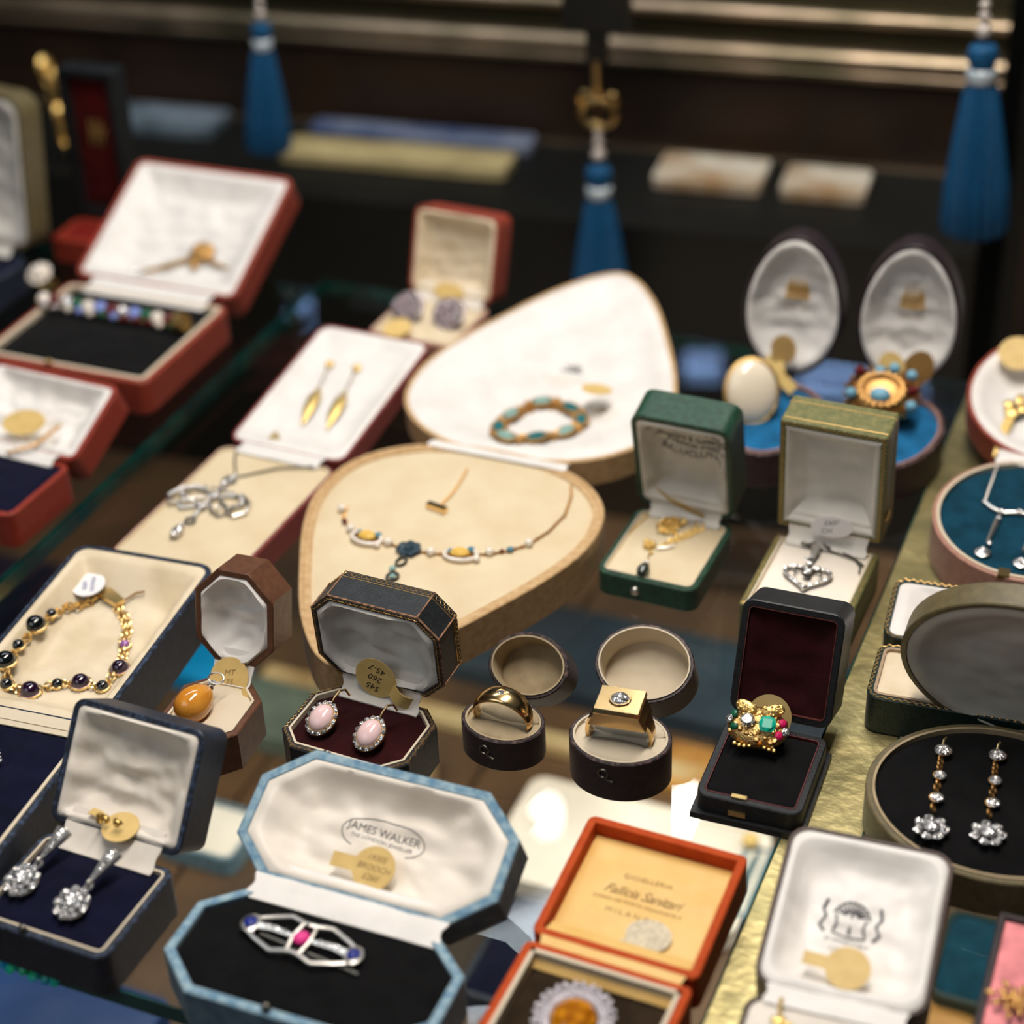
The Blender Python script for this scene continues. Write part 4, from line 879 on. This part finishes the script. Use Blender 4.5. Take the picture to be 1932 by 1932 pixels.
# -------------------- small russet earring case at the back
c = case('earring_case', 'small russet earring case with tall cream satin lid behind the rose case', 'jewellery case', (-.0303, .9622, -26.5, .0535, .0503, .02, .018, 108, .0014, 0), rr(6),
         dict(base=L_BLUSH, pad=SATC, lid=L_RED, lining=SATC, liner=LINC, flap=SAT), t=2.0, pad=(-.4, 1.4), lid=(8, 1.8), wr=1.6, liner=.8, flapw=.8)
for x_, y_, l_ in ((-11.5, -28, 'round lilac diamond cluster earring nearer the rose case'), (13.3, -26, 'round lilac diamond cluster earring nearer the ivory heart lid')):
    t = thing('earring', l_, 'earring', MM(c.base, x_, y_, 7.0, 0, 40) @ SC(1.1, 1.1, 1.1))
    mb = halo(MB(), 7.2, 12, 2.0, .6); halo(mb, 3.8, 7, 1.9, 2.2); mb.gem(2.0, T(0, 0, 3.4), 10); mb.build('cluster', M['diamond_lilac'], t, None, 0)
    MB().lathe([(3, -3.6), (8.4, -1), (8.8, .2), (6, 1)], 24).build('setting', M['silver_dark'], t)
price_tag(c.base, -9, -46, 3.5, 8.2, 'round cream tag lying before the lilac cluster earrings', rz=-10, rx=14)
price_tag(c.lid, 0, 5.5, 1.6, 5.0, 'small yellow tag at the hinge of the russet earring case', rz=0, rx=-20, sx=1.9)

# -------------------- oval upright cases
def oval_case(P, label, ns):
    c = case('ring_case', label, 'ring case', P, lambda W, D: egg(W, D, -1, .12), dict(base=L_OVB, pad=BLUEV, lid=L_DKB, lining=SATW, liner=L_BLUSH), t=2.2, pad=(-1.6, .8), lid=(9, 1.8), wr=2.2, liner=.8,
             no_flap=True, lid_shape=lambda W, D: egg(W, D, 1, .10), seed=ns)
    mb = MB()
    for k in range(7): mb.tube([on(c, -5 + k * 1.8, 44, .3), on(c, -4.4 + k * 1.6, 50 + 3 * (k % 2), .3)], .7, 5)
    mb.tube([on(c, -6, 43), on(c, 7, 43)], .8, 5); mb.build('gilt_crown_stamp', mat('gilt_stamp', (206, 164, 84), .5, .1), c.lobj)
    lettering('JEWELLERS', 2.6, M['tool_gold'], c.lobj, T(.5, 37.5, 0), name='stamp_lettering', drop=c.lz)
    return c
c = oval_case((.1469, .8537, -20.3, .0517, .0753, .0201, .0171, 98.4, .0031, 0), 'upright oval plum case with white satin lid holding a cream cameo ring', 3)
MB().ell(9, 6, 6, T(-6, -32, 0), 20, 8).build('ring_bolster', M['turquoise'], c.root, T(0, 0, 20))
t = thing('cameo_ring', 'large cream oval cameo ring with a gold rim', 'ring', MM(c.base, -10.5, -37.8, 13.0, 22, 62) @ SC(1.2, 1.2, 1.2))
MB().torus(9.6, 1.4, T(0, 0, -9) @ RX(90) @ RY(8), 32, 8).build('shank', M['gold_pol'], t)
MB().ell(10.8, 13.4, 4.8, T(0, 0, 0), 32, 10, True).build('cameo', M['enamel'], t)
MB().torus(10.9, 1.2, I4, 36, 8, 1, 1.24).build('rim', M['gold_rough'], t)
price_tag(c.lid, -6, 8, 8, 8.5, 'crumpled pale gold tag between the cameo ring and its oval lid', 'tag', rx=-34, rz=28, sx=.75, tail=-60)
price_tag(c.lid, -2, 19, 5, 7.5, 'textured yellow gold scrap standing in the lid behind the cameo ring', 'gold_rough', rx=-10, rz=12, sx=.9)
c = oval_case((.2034, .8367, -19.3, .0518, .0761, .0202, .018, 97.3, .003, 0), 'upright oval plum case with white satin lid holding an ornate turquoise ring', 7)
t = thing('bombe_ring', 'ornate domed gold ring studded with turquoise beads', 'ring', MM(c.base, -6.5, -30, 15.0, 0, 34) @ SC(1.12, 1.12, 1.12))
mb = MB(); mb.torus(9.5, 1.6, T(0, 2, -10) @ RX(90), 32, 8)
mb.build('shank', M['gold_rough'], t)
mb = MB().ell(15, 12, 7.5, T(0, 0, -3), 28, 12)
for k in range(40):
    a = 2 * pi * k / 20; s = 1 if k < 20 else .62; mb.tube([(13.6 * s * cos(a), 11 * s * sin(a), 1.4 + 3 * (s < 1)), (16.6 * s * cos(a + .15), 13.6 * s * sin(a + .15), -1 + 5 * (s < 1))], 1.25, 6)
mb.build('wirework_dome', M['gold_old'], t)
for a, b in ((12, 9), (-13, -3), (4, 11.5), (14, -6), (-2, 9.4)): MB().ell(2.6, M_=T(a, b, 3.0), n=14, m=8).build('turquoise_bead', M['turquoise'], t)
MB().ell(4.6, 3.6, 2.4, T(0, -3, 5.2)).build('turquoise_centre', M['turquoise'], t)
for q_ in ((-11, 8.5, 2.5), (13.5, 2, 2)): MB().ell(2.6, M_=T(*q_), n=12, m=8).build('garnet_bead', M['garnet'], t)
price_tag(c.lid, -5, 16, 9, 8.6, 'pale gold tag standing behind the ornate turquoise ring', 'tag', rx=-16, rz=20, sx=.8, tail=-75)
price_tag(c.lid, 8, 17, 8, 9.5, 'rough folded gold wrapper in the lid behind the turquoise ring', 'gold_old', rx=-20, rz=-24, sx=.8)

# -------------------- round teal necklace case
c = case('necklace_case', 'round blush case with teal velvet pad and red edged white lid', 'jewellery case', (.2586, .7629, -21.4, .0901, .102, .0209, .016, 170, .0005, 0), oval,
         dict(base=L_BLUSH, pad=TEALV, lid=L_RED, lining=SATW, liner=LINC), t=2.0, pad=(-1.4, .8), lid=(7, 1.2), wr=.8, liner=1.4, flapw=.5)
bz = c.bz
t = thing('drop_necklace', 'diamond bar necklace with two hanging pear drops on teal velvet', 'necklace', MM(c.base, 0, 0, 0))
MB().chain(path([(-21.5, -9), (-22, -20), (-22.5, -32), (-22.7, -42)], .6), 1.7, .34).build('chain', M['silver'], t); MB().chain(path([(12, -8), (10, -22), (6, -40), (3, -46)], .6), 1.7, .34).build('chain', M['silver'], t)
mb = MB().tube(path([(-23, -44), (-18.5, -49), (-14, -51.6), (-8, -49.5), (0, -49), (4, -46)], 1.2), 1.1, 8).tube(path([(-14.2, -52), (-15, -62), (-16.5, -76)], 1.2), lambda q: .9 + .5 * sin(q * 3.1), 8).tube(path([(0, -49), (2, -60), (0, -80)], 1.2), lambda q: .9 + .4 * q, 8)
mb.lathe([(3.4, -.6), (3.8, .4), (2.8, 1)], 20, T(-17.4, -85, bz(-17, -85) + 1)).lathe([(3.4, -.6), (3.8, .4), (2.8, 1)], 20, T(0, -88.5, bz(0, -88) + 1)); mb.build('bar_frame', M['silver'], t)
mb = MB().gem(2.9, T(-17.4, -85, bz(-17, -85) + 2), 12).gem(2.9, T(0, -88.5, bz(0, -88) + 2), 12)
for x_, y_ in ((-14.4, -58), (-15.8, -78), (-14, -51.6), (-6, -49), (1.5, -70)): mb.gem(1.5, T(x_, y_, bz(x_, y_) + 2.2), 8)
mb.build('diamonds', M['diamond'], t, None, 0)
MB().box((-2.6, -3, -1.5), (2.6, 3, .6)).build('catch', M['brass'], c.root, T(-6.3, -98.5, 21))
t = thing('sword_pin', 'yellow gold sword shaped pin on the white round lid', 'pin', MM(c.lid, -22, 26, c.lz(-22, 26) + 1.5, -6) @ SC(1.2, 1.2, 1))
MB().loft([[(-.6, -20, 0), (.6, -20, 0.0), (.6, -20, .6), (-.6, -20, .6)], [(-2.0, 0, 0), (2.0, 0, 0), (2.0, 0, 1.4), (-2.0, 0, 1.4)], [(-1.6, 8, 0), (1.6, 8, 0), (1.6, 8, 1.4), (-1.6, 8, 1.4)]]).ell(3.6, 3.0, 1.4, T(0, 9, .8)).ell(2.4, 3.4, 1.3, T(3.4, 12.5, .8)).ell(2.6, 2.6, 1.3, T(-2.4, 13.5, .8)).ell(2.2, 3.4, 1.3, T(1, 18, .8)).build('blade', M['gold_yellow'], t)
price_tag(c.lid, -24, 72, 6.5, 9.0, 'pale gold round tag at the rim of the red edged lid', rz=0, rx=30, sx=1.1)

# -------------------- scalloped green case
c = case('pin_case', 'bottle green case with wavy gilt border opened flat behind the round grey lid', 'jewellery case', (.2080, .6115, -20, .115, .0375, .0185, .015, 171, .0036, 0), rr(6),
         dict(base=L_DKG, pad=SATC, lid=L_DKG, lining=SATW, liner=mat('fawn_liner', (168, 146, 120), .8)), t=2.6, pad=(-.5, .8), lid=(4, 1.2), wr=.5, liner=1.2, flapw=.6, padw=.15)
tooling(c, None, c.ob, .15, .6, 3.0, 'gilt_wavy_border', c.bobj, .28, inner=1.0); tooling(c, None, c.ol, .15, .6, 3.0, 'gilt_wavy_border', c.lobj, .28, inner=1.0)
t = thing('gold_pin', 'tiny gold knot pin in the scalloped bottle green case', 'pin', MM(c.base, -43, -9, 1.2, 20))
MB().torus(2.4, .7, I4, 16, 6).tube([(-2, 1, 0), (3, 2, .6), (5, -3, .2)], .7, 6).build('knot', M['gold_old'], t)

# -------------------- round grey case with drop earrings
c = case('earring_case', 'round gilt edged case with grey satin lid and black velvet pad', 'jewellery case', (.1990, .5712, -26, .0990, .0885, .018, .0115, 74, -.012, 0), oval,
         dict(base=L_OLIVE, pad=BLK, lid=L_OLIVE, lining=satin('grey_satin', (228, 226, 214), (212, 210, 200)), liner=LINB), t=2.6, pad=(-1.2, 2.2), lid=(4.5, 1.2), wr=1.0, liner=1.0, no_flap=True, lidoff=1.5)
def long_diamond(F, x, y, label, a=0):
    t = thing('earring', label, 'earring', MM(F, x, y, 2.2, a))
    MB().tube([(-.6, 25, 0), (-.2, 27.4, 1.4), (.2, 29.5, .8)], .6, 8).build('ear_wire', M['gold_pol'], t)
    for yy, r in ((21.5, 3.4), (6.5, 2.5), (-6.5, 2.7)):
        MB().gem(r, T((yy - 17) * -.02, yy, 1.2), 12, .4).build('round_diamond', M['diamond'], t, None, 0)
    mb = MB().torus(3.1, .35, T(0, 21.5, 1), 20, 6).torus(2.3, .35, T(0, 6.5, 1), 20, 6).torus(2.4, .35, T(0, -6.5, 1), 20, 6)
    for yy in (15.6, 12.9, 10.3, 1.6, -1.4, -12.5): mb.torus(1.7, .4, T(-.4 + .5 * (yy == 1.6), yy, .8) @ RY(60), 12, 5)
    mb.build('links', M['gold_old'], t)
    mb = halo(MB(), 4.8, 7, 2.2, .8, T(0, -23.5, 0)); mb.gem(3.0, T(0, -23.5, 1.8), 12); mb.build('flower_drop', M['diamond'], t, None, 0)
long_diamond(c.base, -21.7, -48.5, 'long diamond drop earring nearer the brass strip', 8)
long_diamond(c.base, -1.5, -43.5, 'long diamond drop earring nearer the pink velvet box', 8)

# -------------------- large red case with multi gem bracelet
c = case('bracelet_case', 'large red leather case with white satin lid and a many coloured gem bracelet', 'jewellery case', (-.2058, .9883, -23.3, .1084, .0939, .0201, .018, 155, .0048, 0), rr(7),
         dict(base=L_RED, pad=BLK, lid=L_RED, lining=SATW, liner=LINC, flap=SATW), t=3.2, pad=(-1.6, .4), lid=(9, 1.2), wr=1.6, liner=2.4, flapw=.74)
button(c, M['brass'], -8, -91.5, 1.5, 2.0)
t = thing('gem_bracelet', 'row of mixed coloured gems forming a bracelet across black velvet', 'bracelet', MM(c.base, 0, 0, 0))
mb = MB()
cols = ['pearl', 'garnet', 'diamond', 'green_gem', 'pearl', 'bluepale', 'garnet', 'diamond', 'bluepale', 'green_gem', 'pearl', 'garnet']
for k, m_ in enumerate(cols):
    x_ = -50 + 7.6 * k; y_ = -33 - .4 * sin(k * 2); z_ = 4.6
    MB().gem(3.9, T(x_, y_, z_ + 1) @ RX(30), 10).build('gemstone', M[m_], t, None, 0)
    MB().gem(2.4, T(x_ + 3.6, y_ - 4, z_ - 1) @ RX(50), 8).build('small_gem', M[cols[(k * 5 + 2) % 12]], t, None, 0)
    mb.torus(3.6, .8, T(x_, y_, z_) @ RX(30), 16, 6)
mb.build('gold_settings', M['gold_old'], t)
MB().lathe([(5.6, -3), (6, 0), (5.6, 3), (4.6, 3)], 20, T(42, -34, 5) @ RY(70)).build('gold_end', M['gold_yellow'], t)
t = thing('bow_brooch', 'gold bow shaped brooch pinned in the large red case lid', 'brooch', MM(c.lid, 15, 40, c.lz(15, 40) + 2.5, 0))
mb = MB()
for k in range(7): a = k * .9; mb.ell(4.6, 3.6, 3, T(3.6 * cos(a), 3.6 * sin(a), 1), 14, 8)
mb.tube([(-2, -3, 0), (-16, -12, 0), (-30, -20, 0), (-40, -26, 0)], lambda q: 2.2 - .6 * q, 8, flat=.5).tube([(2, -3, 0), (14, -7, 0), (28, -10, 0)], lambda q: 1.8 - .8 * q, 8, flat=.5); mb.ell(2.4, 4, 1.6, T(-1, -10, 1)); mb.build('gold_bow', M['gold_old'], t)
t = thing('clear_gem', 'small row of clear stones glinting low in the large red lid', 'gem', MM(c.lid, -18, 14, c.lz(-18, 14) + 1, -4))
mb = MB()
for k in range(5): mb.gem(1.6, T(k * 3, 0, 0), 8)
mb.build('stones', M['diamond'], t, None, 0)
t = thing('pearl_ring', 'cream pearl ring standing behind the red bracelet case on the glass', 'ring', T(-.2770, 1.0255, .018) @ RZ(-20) @ RX(30) @ SC(.8, .8, .8))
MB().torus(9, 1.3, T(0, 0, -10) @ RX(90), 28, 8).build('shank', M['gold_yellow'], t)
halo(MB(), 7.5, 10, 2.6, 0).ell(6.5, 6.5, 5, T(0, 0, 1)).build('pearl_cluster', M['pearl'], t)

# -------------------- lower red case
c = case('chain_case', 'red leather case with crumpled white satin lid and navy pad, cut by the frame', 'jewellery case', (-.2548, .8193, -26.1, .0796, .05, .02, .018, 157, .0018, 0), rr(6),
         dict(base=L_REDD, pad=NAVYV, lid=L_REDD, lining=SATW, flap=SATW), t=2.8, pad=(-1, .5), lid=(8, 1.4), wr=2.2, flapw=.74)
price_tag(c.lid, 2, 16, 3, 8, 'tan tag lying in the crumpled white satin lid of the lower red case', 'tag', rz=10, sx=1.5)
t = thing('gold_chain', 'thin gold chain spilling from satin onto the navy pad', 'chain', MM(c.lid, 0, 0, 0))
MB().chain([(22, 20, 2), (18, 12, 2), (16, 5, 3), (10, 0, 4), (4, -4, 4)], 2.4, .5).build('links', M['gold_old'], t)

# -------------------- big navy bracelet case
c = case('bracelet_case', 'large navy leather case opened flat with an amethyst gold bracelet on ivory satin', 'jewellery case', (-.2045, .597, -19.5, .0700, .113, .028, .027, 178.5, .001, 0), rr(8),
         dict(base=L_NAVY, pad=NAVYV, lid=L_NAVY, lining=SATC, liner=LINC, flap=LINC), t=2.6, pad=(-1.4, .6), lid=(13, 1.6), wr=1.0, liner=1.4, flapw=.9, padw=.5)
t = thing('amethyst_bracelet', 'gold link bracelet set with dark domed amethysts', 'bracelet', MM(c.lid, 0, 0, 0))
lz = c.lz
st = [(10.9, 64.5, 1.9, 'amethyst_lilac'), (16.2, 49.6, 3.2, 'amethyst'), (14.3, 37.4, 2.3, 'onyx'), (4.4, 36.5, 3.3, 'amethyst'), (-5.2, 33.6, 2.1, 'onyx'), (-14.1, 26.2, 3.6, 'amethyst'), (-24.2, 24.8, 2.4, 'onyx'), (-29.2, 33.2, 3.8, 'onyx'), (-29.7, 44.0, 2.3, 'onyx'), (-28.1, 58.1, 3.8, 'onyx'), (-27.0, 69.4, 2.0, 'onyx')]
st = [(max(-27.0, x_ + 1.5), y_, r_ * 1.22, m_) for x_, y_, r_, m_ in st]
for x_, y_, r_, m_ in st:
    z_ = lz(x_, y_) + 1.0; MB().ell(r_, r_, r_ * .95, T(x_, y_, z_ + .6), 20, 8, True).build('cabochon', M[m_], t)
    if m_ == 'amethyst': MB().torus(r_ * .98, .35, T(x_, y_, z_ + .5), 24, 6).build('lilac_girdle', M['amethyst_lilac'], t)
g = MB()
for x_, y_, r_, m_ in st:
    z_ = lz(x_, y_) + 1.0; g.lathe([(r_ * .9, -.8), (r_ * 1.16, -.4), (r_ * 1.16, .5), (r_, .7)], 24, T(x_, y_, z_))
    for k in range(16): g.ell(.42, M_=T(x_ + r_ * 1.2 * cos(k * pi / 8), y_ + r_ * 1.2 * sin(k * pi / 8), z_ + .1), n=6, m=4)
route = [(-4.4, 88.5), (2.5, 83), (8, 75), (10.9, 66)] + [(a, b) for a, b, _, _ in st] + [(-24, 79), (-19, 86), (-17, 92)]
for off in (-1.0, 1.0):
    pts = []
    for k, (a, b) in enumerate(route):
        p0 = Vector(route[max(0, k - 1)]); p1 = Vector(route[min(len(route) - 1, k + 1)]); d_ = (p1 - p0).normalized(); n_ = Vector((-d_.y, d_.x)) * off
        pts.append((max(-29, a + n_.x), b + n_.y, lz(max(-28, a), b) + 1.0))
    g.chain(pts, 3.6, .5, .8)
g.build('gold_links', M['gold'], t)
MB().loft([[(-15.0, 92.0, z_), (-3.6, 87.0, z_), (-1.6, 91.5, z_), (-13, 98.5, z_)] for z_ in (lz(-8, 92) + 1, lz(-8, 92) + 3.4)]).build('box_clasp', M['gold'], t, None, 20)
MB().tube([(-3, 91, lz(-3, 91) + 2), (2, 96, 0 + lz(2, 96) + 2), (6, 97, lz(6, 97) + 2.5)], .5, 6).build('clasp_tongue', M['gold_old'], t)
price_tag(c.lid, -20.5, 94, lz(-20, 94) + 3.5, 7.6, 'small round white tag with blue pen writing beside the gold bracelet clasp', 'tag_white', rz=-6, rx=6, txt=['MANN', '1890'], ink='ink_blue', tsize=3.2, trot=-62)
t = thing('silver_pin', 'tip of a silver diamond pin on dark velvet', 'pin', MM(c.base, 8.7, -23, 1.2, 0))
mb = MB(); p_ = [(-24, 14), (-14, 8), (-7, 3), (0, -6)]
for k in range(16):
    q = k / 15 * 2.999; i_ = int(q); f_ = q - i_; a_ = Vector(p_[i_]).lerp(Vector(p_[i_ + 1]), f_); mb.gem(1.1, T(a_.x, a_.y, .6), 8)
mb.build('diamond_row', M['diamond'], t, None, 0)
MB().tube([(a, b - 1.4, 0) for a, b in p_], .5, 6).build('pin_stem', M['silver'], t)

# -------------------- far left cases on the left glass panel
c = case('ring_case', 'white satin lidded case with dark leather at the far corner of the upper picture', 'jewellery case', (-.3165, 1.062, -30, .075, .095, .02, .018, 98, .003, 0), rr(12),
         dict(base=L_NAVY, pad=NAVYV, lid=L_OLIVE, lining=SATG, liner=LINC), t=3, pad=(-1, .6), lid=(8, 1.6), wr=1.4, flapw=.6)
c = case('watch_case', 'tall narrow black case standing open with deep red velvet lining', 'jewellery case', (-.250, 1.102, -22, .0400, .032, .016, .016, 92, .002, 0), rr(2),
         dict(base=L_REDD, pad=velvet('red_velvet', (110, 22, 18)), lid=L_BLK, lining=velvet('deep_red_velvet', (66, 12, 12))), t=5, pad=(-1, .4), lid=(5, .4), wr=.3, no_flap=True,
         lid_shape=lambda W, D: shift(rrect(W, D * 3.0, 2), 0, D * 1.0), lidfn=flat(-6, 0))
mb = MB()
for k in range(6): mb.tube([on(c, -5 + 2 * k, 48 + 6 * (k % 2)), on(c, -4 + 2 * k, 60 + 5 * ((k + 1) % 2))], .7, 5)
mb.build('gilt_stamp', M['tool_gold'], c.lobj)

# ================================================================== THINGS ON THE SHELF BELOW
def low_case(x, y, w_, d_, rz, m1, m2, label, r=6, hl=14, name='closed_case', z=-.262):
    t = thing(name, label, 'jewellery case', T(x, y, z) @ RZ(rz)); o = rrect(w_, d_, r)
    tray_mb(o, hl, 3).build('base', m1, t, T(0, 0, hl)); Pad(o, 2.9, flat(-1, 1), wr=.5, ws=.06).mb.build('pad', m2, t, T(0, 0, hl), 60); return t
GW = mat('white_card', (236, 230, 222), .6, col2=(222, 214, 204), cscale=20); TN = mat('tan_linen', (186, 158, 116), .7, col2=(160, 130, 90), cscale=20); BL2 = mat('slate_blue', (62, 88, 102), .5, col2=(96, 120, 126), cscale=14)
CY = mat('cyan_silk', (0, 132, 190), .5); GR2 = mat('grey_green_card', (112, 124, 112), .6, col2=(88, 100, 92), cscale=20)
low_case(.058, .788, 150, 86, -24, GW, GW, 'white satin tray on the lower shelf under the ring boxes', 10)
low_case(-.008, .716, 40, 76, -24, L_NAVY, NAVYV, 'navy tray on the lower shelf beside the orange case')
low_case(-.085, .868, 52, 46, -26, TN, TN, 'tan tray on the lower shelf beneath the gold band ring box')
SLATE = mat('dark_slate_cloth', (40, 58, 70), .7, col2=(28, 40, 52), cscale=12); AMB = mat('amber_board', (190, 142, 76), .5, col2=(150, 104, 52), cscale=14); AMB2 = mat('pale_ash_board', (200, 182, 140), .5, col2=(170, 140, 96), cscale=14)
low_case(.075, .962, 330, 84, -24, SLATE, SLATE, 'long dark slate tray on the lower shelf behind the ring boxes')
low_case(.015, .898, 400, 14, -24, AMB2, AMB2, 'narrow pale wooden strip on the lower shelf in front of the slate tray', 3, 8, 'wooden_strip')
low_case(.140, .848, 120, 40, -24, AMB, AMB, 'amber wooden board on the lower shelf under the black ring case', 3, 8, 'wooden_board')
low_case(-.115, .795, 46, 150, -24, AMB, AMB, 'amber wooden board on the lower shelf between the navy and pale blue cases', 3, 8, 'wooden_board')
low_case(.205, .66, 60, 120, -24, AMB, AMB, 'amber wooden board on the lower shelf beside the crest stamped case', 3, 6, 'wooden_board')
low_case(.02, .655, 90, 50, -24, AMB, GW, 'white and amber tray on the lower shelf beside the pale blue case foot', 3, 8)
low_case(-.11, 1.17, 140, 60, -24, AMB, M['wood'], 'amber board on the lower shelf seen past the long rose case', 3, 6, 'wooden_board')
low_case(-.205, .985, 46, 42, -30, CY, CY, 'bright cyan silk square on the lower shelf by the navy bracelet case')
low_case(-.186, .824, 52, 44, -24, L_BLUE, GW, 'pale blue edged white tray on the lower shelf beside the navy earring case', 8)
low_case(-.145, .925, 90, 52, -24, GR2, GR2, 'grey green tray on the lower shelf beneath the brown octagonal case')
low_case(.142, .752, 60, 56, -24, L_BLUE, BL2, 'blue tray on the lower shelf beyond the orange lid')
low_case(.240, .694, 50, 66, -24, L_DKG, TEALV, 'dark green tray with pale rim on the lower shelf beside the pink velvet box', 10)
low_case(-.335, 1.06, 130, 90, -20, L_NAVY, NAVYV, 'dark navy tray on the lower shelf under the left glass edge')
low_case(-.275, .690, 150, 70, -24, mat('deep_blue_silk', (0, 46, 96), .6), mat('deep_blue_silk_pad', (0, 44, 92), .6), 'deep blue tray on the lower shelf beyond the green glass edge')
low_case(.150, 1.08, 110, 60, -15, M['wood'], M['wood_dark'], 'brown tray on the lower shelf between the green cases')
low_case(-.19, 1.15, 60, 46, -26, M['gold_old'], M['tag'], 'yellow gold tray on the lower shelf seen past the rose red case')
for i, (x_, y_) in enumerate(((.128, .80), (.15, .79), (.143, .765))):
    t = thing('gold_stud', 'blurred gold stud on the lower blue tray', 'earring', T(x_, y_ - .012, -.244), 'gold studs on the lower blue tray'); MB().ell(5, 5, 4).build('stud', M['tag'], t)

# ================================================================== LAMPS (seen only as reflections in the glass)
def lamp(name, label, loc, target, w_, h_, col, strength, round_=False):
    Q = (Vector(target) - Vector(loc)).to_track_quat('-Z', 'Y').to_matrix().to_4x4()
    t = thing(name, label, 'lamp', Matrix.Translation(loc) @ Q)
    em = mat(name + '_glow', (255, 255, 255), .5, emit=(col, strength))
    if round_:
        MB().lathe([(w_ / 2 + 2, 30), (w_ / 2 + 3, 0), (w_ / 2, -2), (w_ / 2, 2)], 28).build('housing', M['black'], t)
        MB().lathe([(w_ / 2, 0), (w_ / 2, 1)], 32).build('bulb_disc', em, t)
    else:
        MB().box((-w_ / 2 - 4, -h_ / 2 - 4, 1), (w_ / 2 + 4, h_ / 2 + 4, 20)).build('housing', M['black'], t, None, 0)
        MB().box((-w_ / 2, -h_ / 2, -1), (w_ / 2, h_ / 2, 0.9)).build('diffuser', em, t, None, 0)
for L_, p_, tg, sz in (('blue white strip light high behind the cabinet, first of the row', (.214, 1.782, .487), (.110, .915, 0), (40, 20)), ('blue white strip light high behind the cabinet, in the row middle', (.36, 1.744, .492), (.184, .892, 0), (92, 30)),
                       ('blue white strip light high behind the cabinet, near the post', (.467, 1.713, .494), (.238, .874, 0), (46, 26)), ('blue white strip light high above the upright red lined case', (-.228, 1.887, .454), (-.121, 1.003, 0), (26, 16))):
    lamp('strip_lamp', L_, p_, tg, sz[0], sz[1], (140, 178, 240), 6)
lamp('spot_lamp', 'round white spot lamp over the black ring case', (.129, 1.106, .507), (.065, .557, 0), 30, 30, (255, 252, 244), 60, True)
lamp('spot_lamp', 'round white spot lamp over the two ring boxes', (.017, 1.109, .508), (.009, .558, 0), 24, 24, (255, 250, 250), 22, True)
